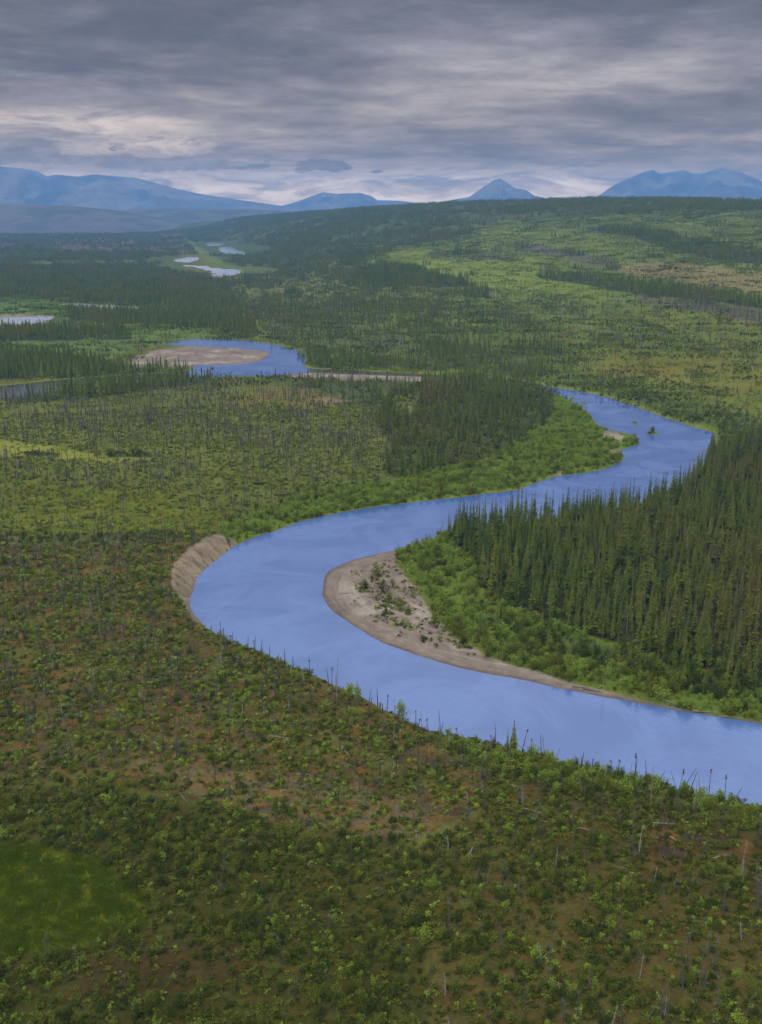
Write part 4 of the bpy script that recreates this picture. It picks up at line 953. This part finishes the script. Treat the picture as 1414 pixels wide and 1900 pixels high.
for a, b_, hp, k, lb in [(472,1212,24,1,'dark bushy-tipped snag against the river below the cut bank'),(437,1190,16,3,'pale stub on the terrace edge nearest the cut bank'),
    (625,1300,82,8,'tallest pale snag against the river, beside a darker twin'),(616,1286,46,1,'dark twin of the tallest pale snag on the bank'),
    (563,1262,26,3,'pale hooked snag on the terrace edge'),(519,1238,22,0,'small dark stub on the terrace edge'),
    (663,1310,50,3,'pale snag amid the leafy saplings on the bank'),(733,1322,34,8,'pale bare snag above the dark log at the bank'),
    (772,1345,26,1,'short knobbly snag on the bank left of the spruces'),(985,1404,34,1,'twiggy dark snag just right of the full spruce'),
    (1012,1420,50,5,'leaning pale snag right of the spruce pair'),(1027,1425,44,3,'upright pale snag right of the leaning one'),
    (1176,1480,82,4,'tall snag with a dark tuft on top at the lower right bank'),(1167,1462,50,3,'slim snag left of the tufted tall one'),
    (1208,1492,74,3,'slim pale snag right of the tufted tall one'),(1198,1480,44,0,'short grey snag between two pale ones on the bank'),
    (1252,1500,70,9,'shaggy snag left of the leaning one at the lower right bank'),(1268,1510,76,5,'leaning snag at the lower right bank'),
    (1288,1500,54,3,'pale slim snag in the brush before the river'),(1296,1500,60,8,'bleached snag in the brush before the river, taller neighbour'),
    (1342,1512,74,4,'rightmost tall snag with a dark tuft against the river'),(1100,1565,80,0,'tall dark snag alone in the green brush'),
    (775,1430,74,7,'dark upright snag in the burnt ground near the bank'),(450,1330,40,3,'pale curved snag in the burnt ground')]:
    x, y, z = ground_at(a, b_); p1 = proj(x, y, z)[1] - proj(x, y, z + 10)[1]
    add_snag(x, y, z, 10 * hp / p1, k, 1.1, lb, None, (0, R(12) if 'leaning' in lb else 0))

LC = ['dark green', 'olive', 'fresh green']
def shl(a, b_):
    side = 'left' if a < 350 else 'left centre' if a < 700 else 'right centre' if a < 1060 else 'right'
    row = 'bottom' if b_ > 1760 else 'lower' if b_ > 1600 else 'upper'
    if b_ < 1240 + (a - 740) * .2 and a > 740: return 'in the willow strip, %s' % ('beside the bar tip' if a < 800 else 'beside the lower bar' if a < 960 else 'middle stretch' if a < 1150 else 'near its right end' if a < 1290 else 'at the right edge')
    if b_ < 1430 and a < 800: return 'on the burnt terrace, %s part' % side
    if a > 820 and b_ < 1520: return 'in the brush lining the near bank'
    if a < 330 and b_ > 1560 and b_ < 1760: return 'around the bright grass patch'
    return 'in the %s foreground thicket, %s part' % (row, side)
def add_shrub(x, y, z, h, c3, k, w_, label, group):
    o = bpy.data.objects.new('willow_shrub', SHR[c3][k]); COL.objects.link(o)
    o.location = (x, y, z); o.rotation_euler = (0, 0, float(rng.uniform(0, 6.28))); o.scale = (h / 2 * w_, h / 2 * w_, h / 2)
    o['label'] = label; o['category'] = 'shrub'
    if group: o['group'] = group
for i in [i for i in np.argsort(pxs_) if tops[i]]:
    h = float(HS[i]); wq = float(WS[i])
    add_shrub(float(gsb['x'][i]), float(gsb['y'][i]), float(gsb['z'][i]), h, int(CS[i]), int(KS[i]), wq,
              '%s %s shrub %s' % ('large' if h > 2.5 else 'middling' if h > 2.05 else 'small', ('compact', 'broad', 'upright', 'sprawling')[int(KS[i])] + ' ' + LC[int(CS[i])], shl(pxs_[i], pys_[i])), 'shrubs of the near terrace and banks')
for i_, (a, b_, hp, c3, k, lb) in enumerate([(678,1092,18,0,0,'small green clump on the bare gravel near the bar tip'),(700,1068,20,1,1,'low bush on the upper part of the sand bar'),
    (690,1080,16,0,2,'dark bush on the upper sand bar near the pale track'),(712,1100,26,0,1,'large clump in the middle of the sand bar'),(722,1118,20,1,0,'bush below the large clump on the sand bar'),
    (745,1132,22,1,3,'broad olive bush on the sand bar by the willows'),(716,1140,14,0,2,'small dark bush at the lower middle of the sand bar'),(785,1190,14,0,0,'lone bush on the lower sand bar'),
    (760,1140,20,1,1,'olive bush beside the pale sand track'),(806,1158,22,1,3,'bush at the foot of the willow strip on the bar'),(735,1160,10,2,2,'tiny fresh tuft on the sand bar'),
    (905,1217,20,1,1,'bush at the narrow lower end of the sand bar'),(662,1066,8,2,2,'tiny green tuft at the top of the bar'),(860,1195,16,0,0,'dark bush on the low bar near the willow edge'),
    (730,1090,16,1,0,'olive tuft on the pale sand near the willow strip'),(665,1300,32,2,2,'bright leafy saplings standing against the river'),(650,1290,28,2,0,'bright sapling clump left of the pale snag'),
    (745,1325,30,2,2,'thin bright sapling against the river'),(1209,803,12,0,1,'round bush on the small island in the river'),(395,688,10,0,0,'dark bush at the tip of the far spit')]):
    x, y, z = ground_at(a, b_, .5 if b_ < 1240 and a > 590 else 3.6); p1 = proj(x, y, z)[1] - proj(x, y, z + 10)[1]
    add_shrub(x, y, z, 10 * hp / p1, c3, k, 1.0, lb, None)
# smaller plants on the bar
bx, by = unproj(rng.uniform(650, 900, 2600), rng.uniform(1035, 1230, 2600), .4)
bw = water_dist(bx, by); bz = height(bx, by, bw); bzo, bs, bc, bi, bpx, bpY = zones_at(bx, by, bz, bw[0])
mk = (bs > .5) & (rng.random(2600) < sst(bw[0], 5, 14) * (.10 + sst(fbm(bx, by, 6, 3, 95), -.06, .15)) * .9)
q = dict(x=bx[mk], y=by[mk], z=bz[mk]); nq = mk.sum(); sc = rng.uniform(.5, 1.5, nq)
gn_scatter('sand_bar_plants', pack(q, sc, sc, rng.integers(0, 6, nq) + 3 * (rng.random(nq) < .4)), [me for c3 in range(3) for me in TUFT[c3]])

# ------------------------------------------------------------------ logs and driftwood
def add_log(a, b_, L, k, rot, label, z0=3.6, group=None):
    x, y, z = ground_at(a, b_, z0)
    o = bpy.data.objects.new('fallen_log', LOG[k]); COL.objects.link(o)
    s_ = L / (5, 7, 4, 6)[k % 4]; o.location = (x, y, z); o.rotation_euler = (0, 0, R(rot)); o.scale = (s_, max(s_, 1.0), max(s_, 1.1))
    o['label'] = label; o['category'] = 'log'
    if group: o['group'] = group
for a, b_, L, k, rot, lb in [(880,1570,5,0,68,'pale straight log lying in the brush, pointing at the river'),(995,1508,5.5,1,-30,'upper of two white logs lying side by side'),
    (1000,1522,4.5,2,-30,'lower of two white logs lying side by side'),(868,1468,3.5,3,50,'short white log in the brown clearing'),(520,1370,5,1,-22,'long grey log on the orange burnt ground'),
    (655,1270,3,0,-60,'short white log near the terrace edge'),(585,1525,5,5,-12,'dark log on the pale bare ground'),(575,1515,4,6,-50,'charred log with upright root end'),
    (640,1395,4,3,-70,'pale split log leaning on the burnt ground'),(320,1220,4,2,-30,'pale log in the burnt ground at the left'),(295,1385,4,3,-45,'grey log left of centre in the burnt ground'),
    (770,1350,7,4,-35,'dark log on the terrace edge above the river'),(1070,1537,5,1,-28,'curved pale log in the lower right brush'),(1255,1560,5,2,-55,'thin white log at the lower right'),
    (1230,1530,4,3,-12,'short white log below the leaning bank snags'),(700,1245,0.1,7,0,''),(1340,1590,4,0,20,'pale log near the right edge in the brush'),(470,1268,4,7,-15,'charred log near the terrace edge'),
    (735,1535,4,4,-60,'charred log on the pale clearing'),(260,1300,3,6,20,'charred log in the orange moss')]:
    if lb: add_log(a, b_, L, k, rot, lb)
for a, b_, L, k, rot, lb in [(1085,1277,6,0,-20,'driftwood log with root end on the narrow right bank'),(1100,1283,5,5,-28,'dark driftwood at the water line of the right bank'),(1240,1303,6,1,-50,'long driftwood log angled over the right bank'),
    (1262,1312,5,4,-20,'dark driftwood near the right edge of the bank'),(1310,1322,6,2,-10,'flat driftwood log at the water on the right'),(1000,1262,4,3,-8,'small driftwood at the end of the sand bar'),
    (520,687,6,5,0,'dark driftwood lying where the far channels meet'),(1360,1332,5,0,-14,'pale driftwood nearest the right edge')]:
    add_log(a, b_, L, k, rot, lb, .5)
# more fallen wood scattered on the burnt ground
bx, by = unproj(rng.uniform(0, 1300, 170), rng.uniform(1040, 1620, 170), 3.6)
bw = water_dist(bx, by); bz = height(bx, by, bw); ok = bw[0] > 4
_, _, bc, _, bpx, bpY = zones_at(bx, by, bz, bw[0])
for i in np.nonzero(ok & ((bpx < 850) | (bpY > 1480)) & (by < 340) & (bc < .2))[0]:
    k = int(rng.integers(0, 8)); o = bpy.data.objects.new('fallen_log', LOG[k]); COL.objects.link(o)
    s_ = float(rng.uniform(.35, .8)); o.location = (float(bx[i]), float(by[i]), float(bz[i])); o.rotation_euler = (0, float(rng.normal(0, .04)), float(rng.uniform(0, 6.28))); o.scale = (s_, s_, s_)
    o['label'] = '%s fallen stem lying %s' % ('weathered' if k < 4 else 'charred', 'on the burnt terrace' if bpY[i] < 1500 and bpx[i] < 850 else 'in the green brush of the foreground')
    o['category'] = 'log'; o['group'] = 'fallen stems on the near terrace'
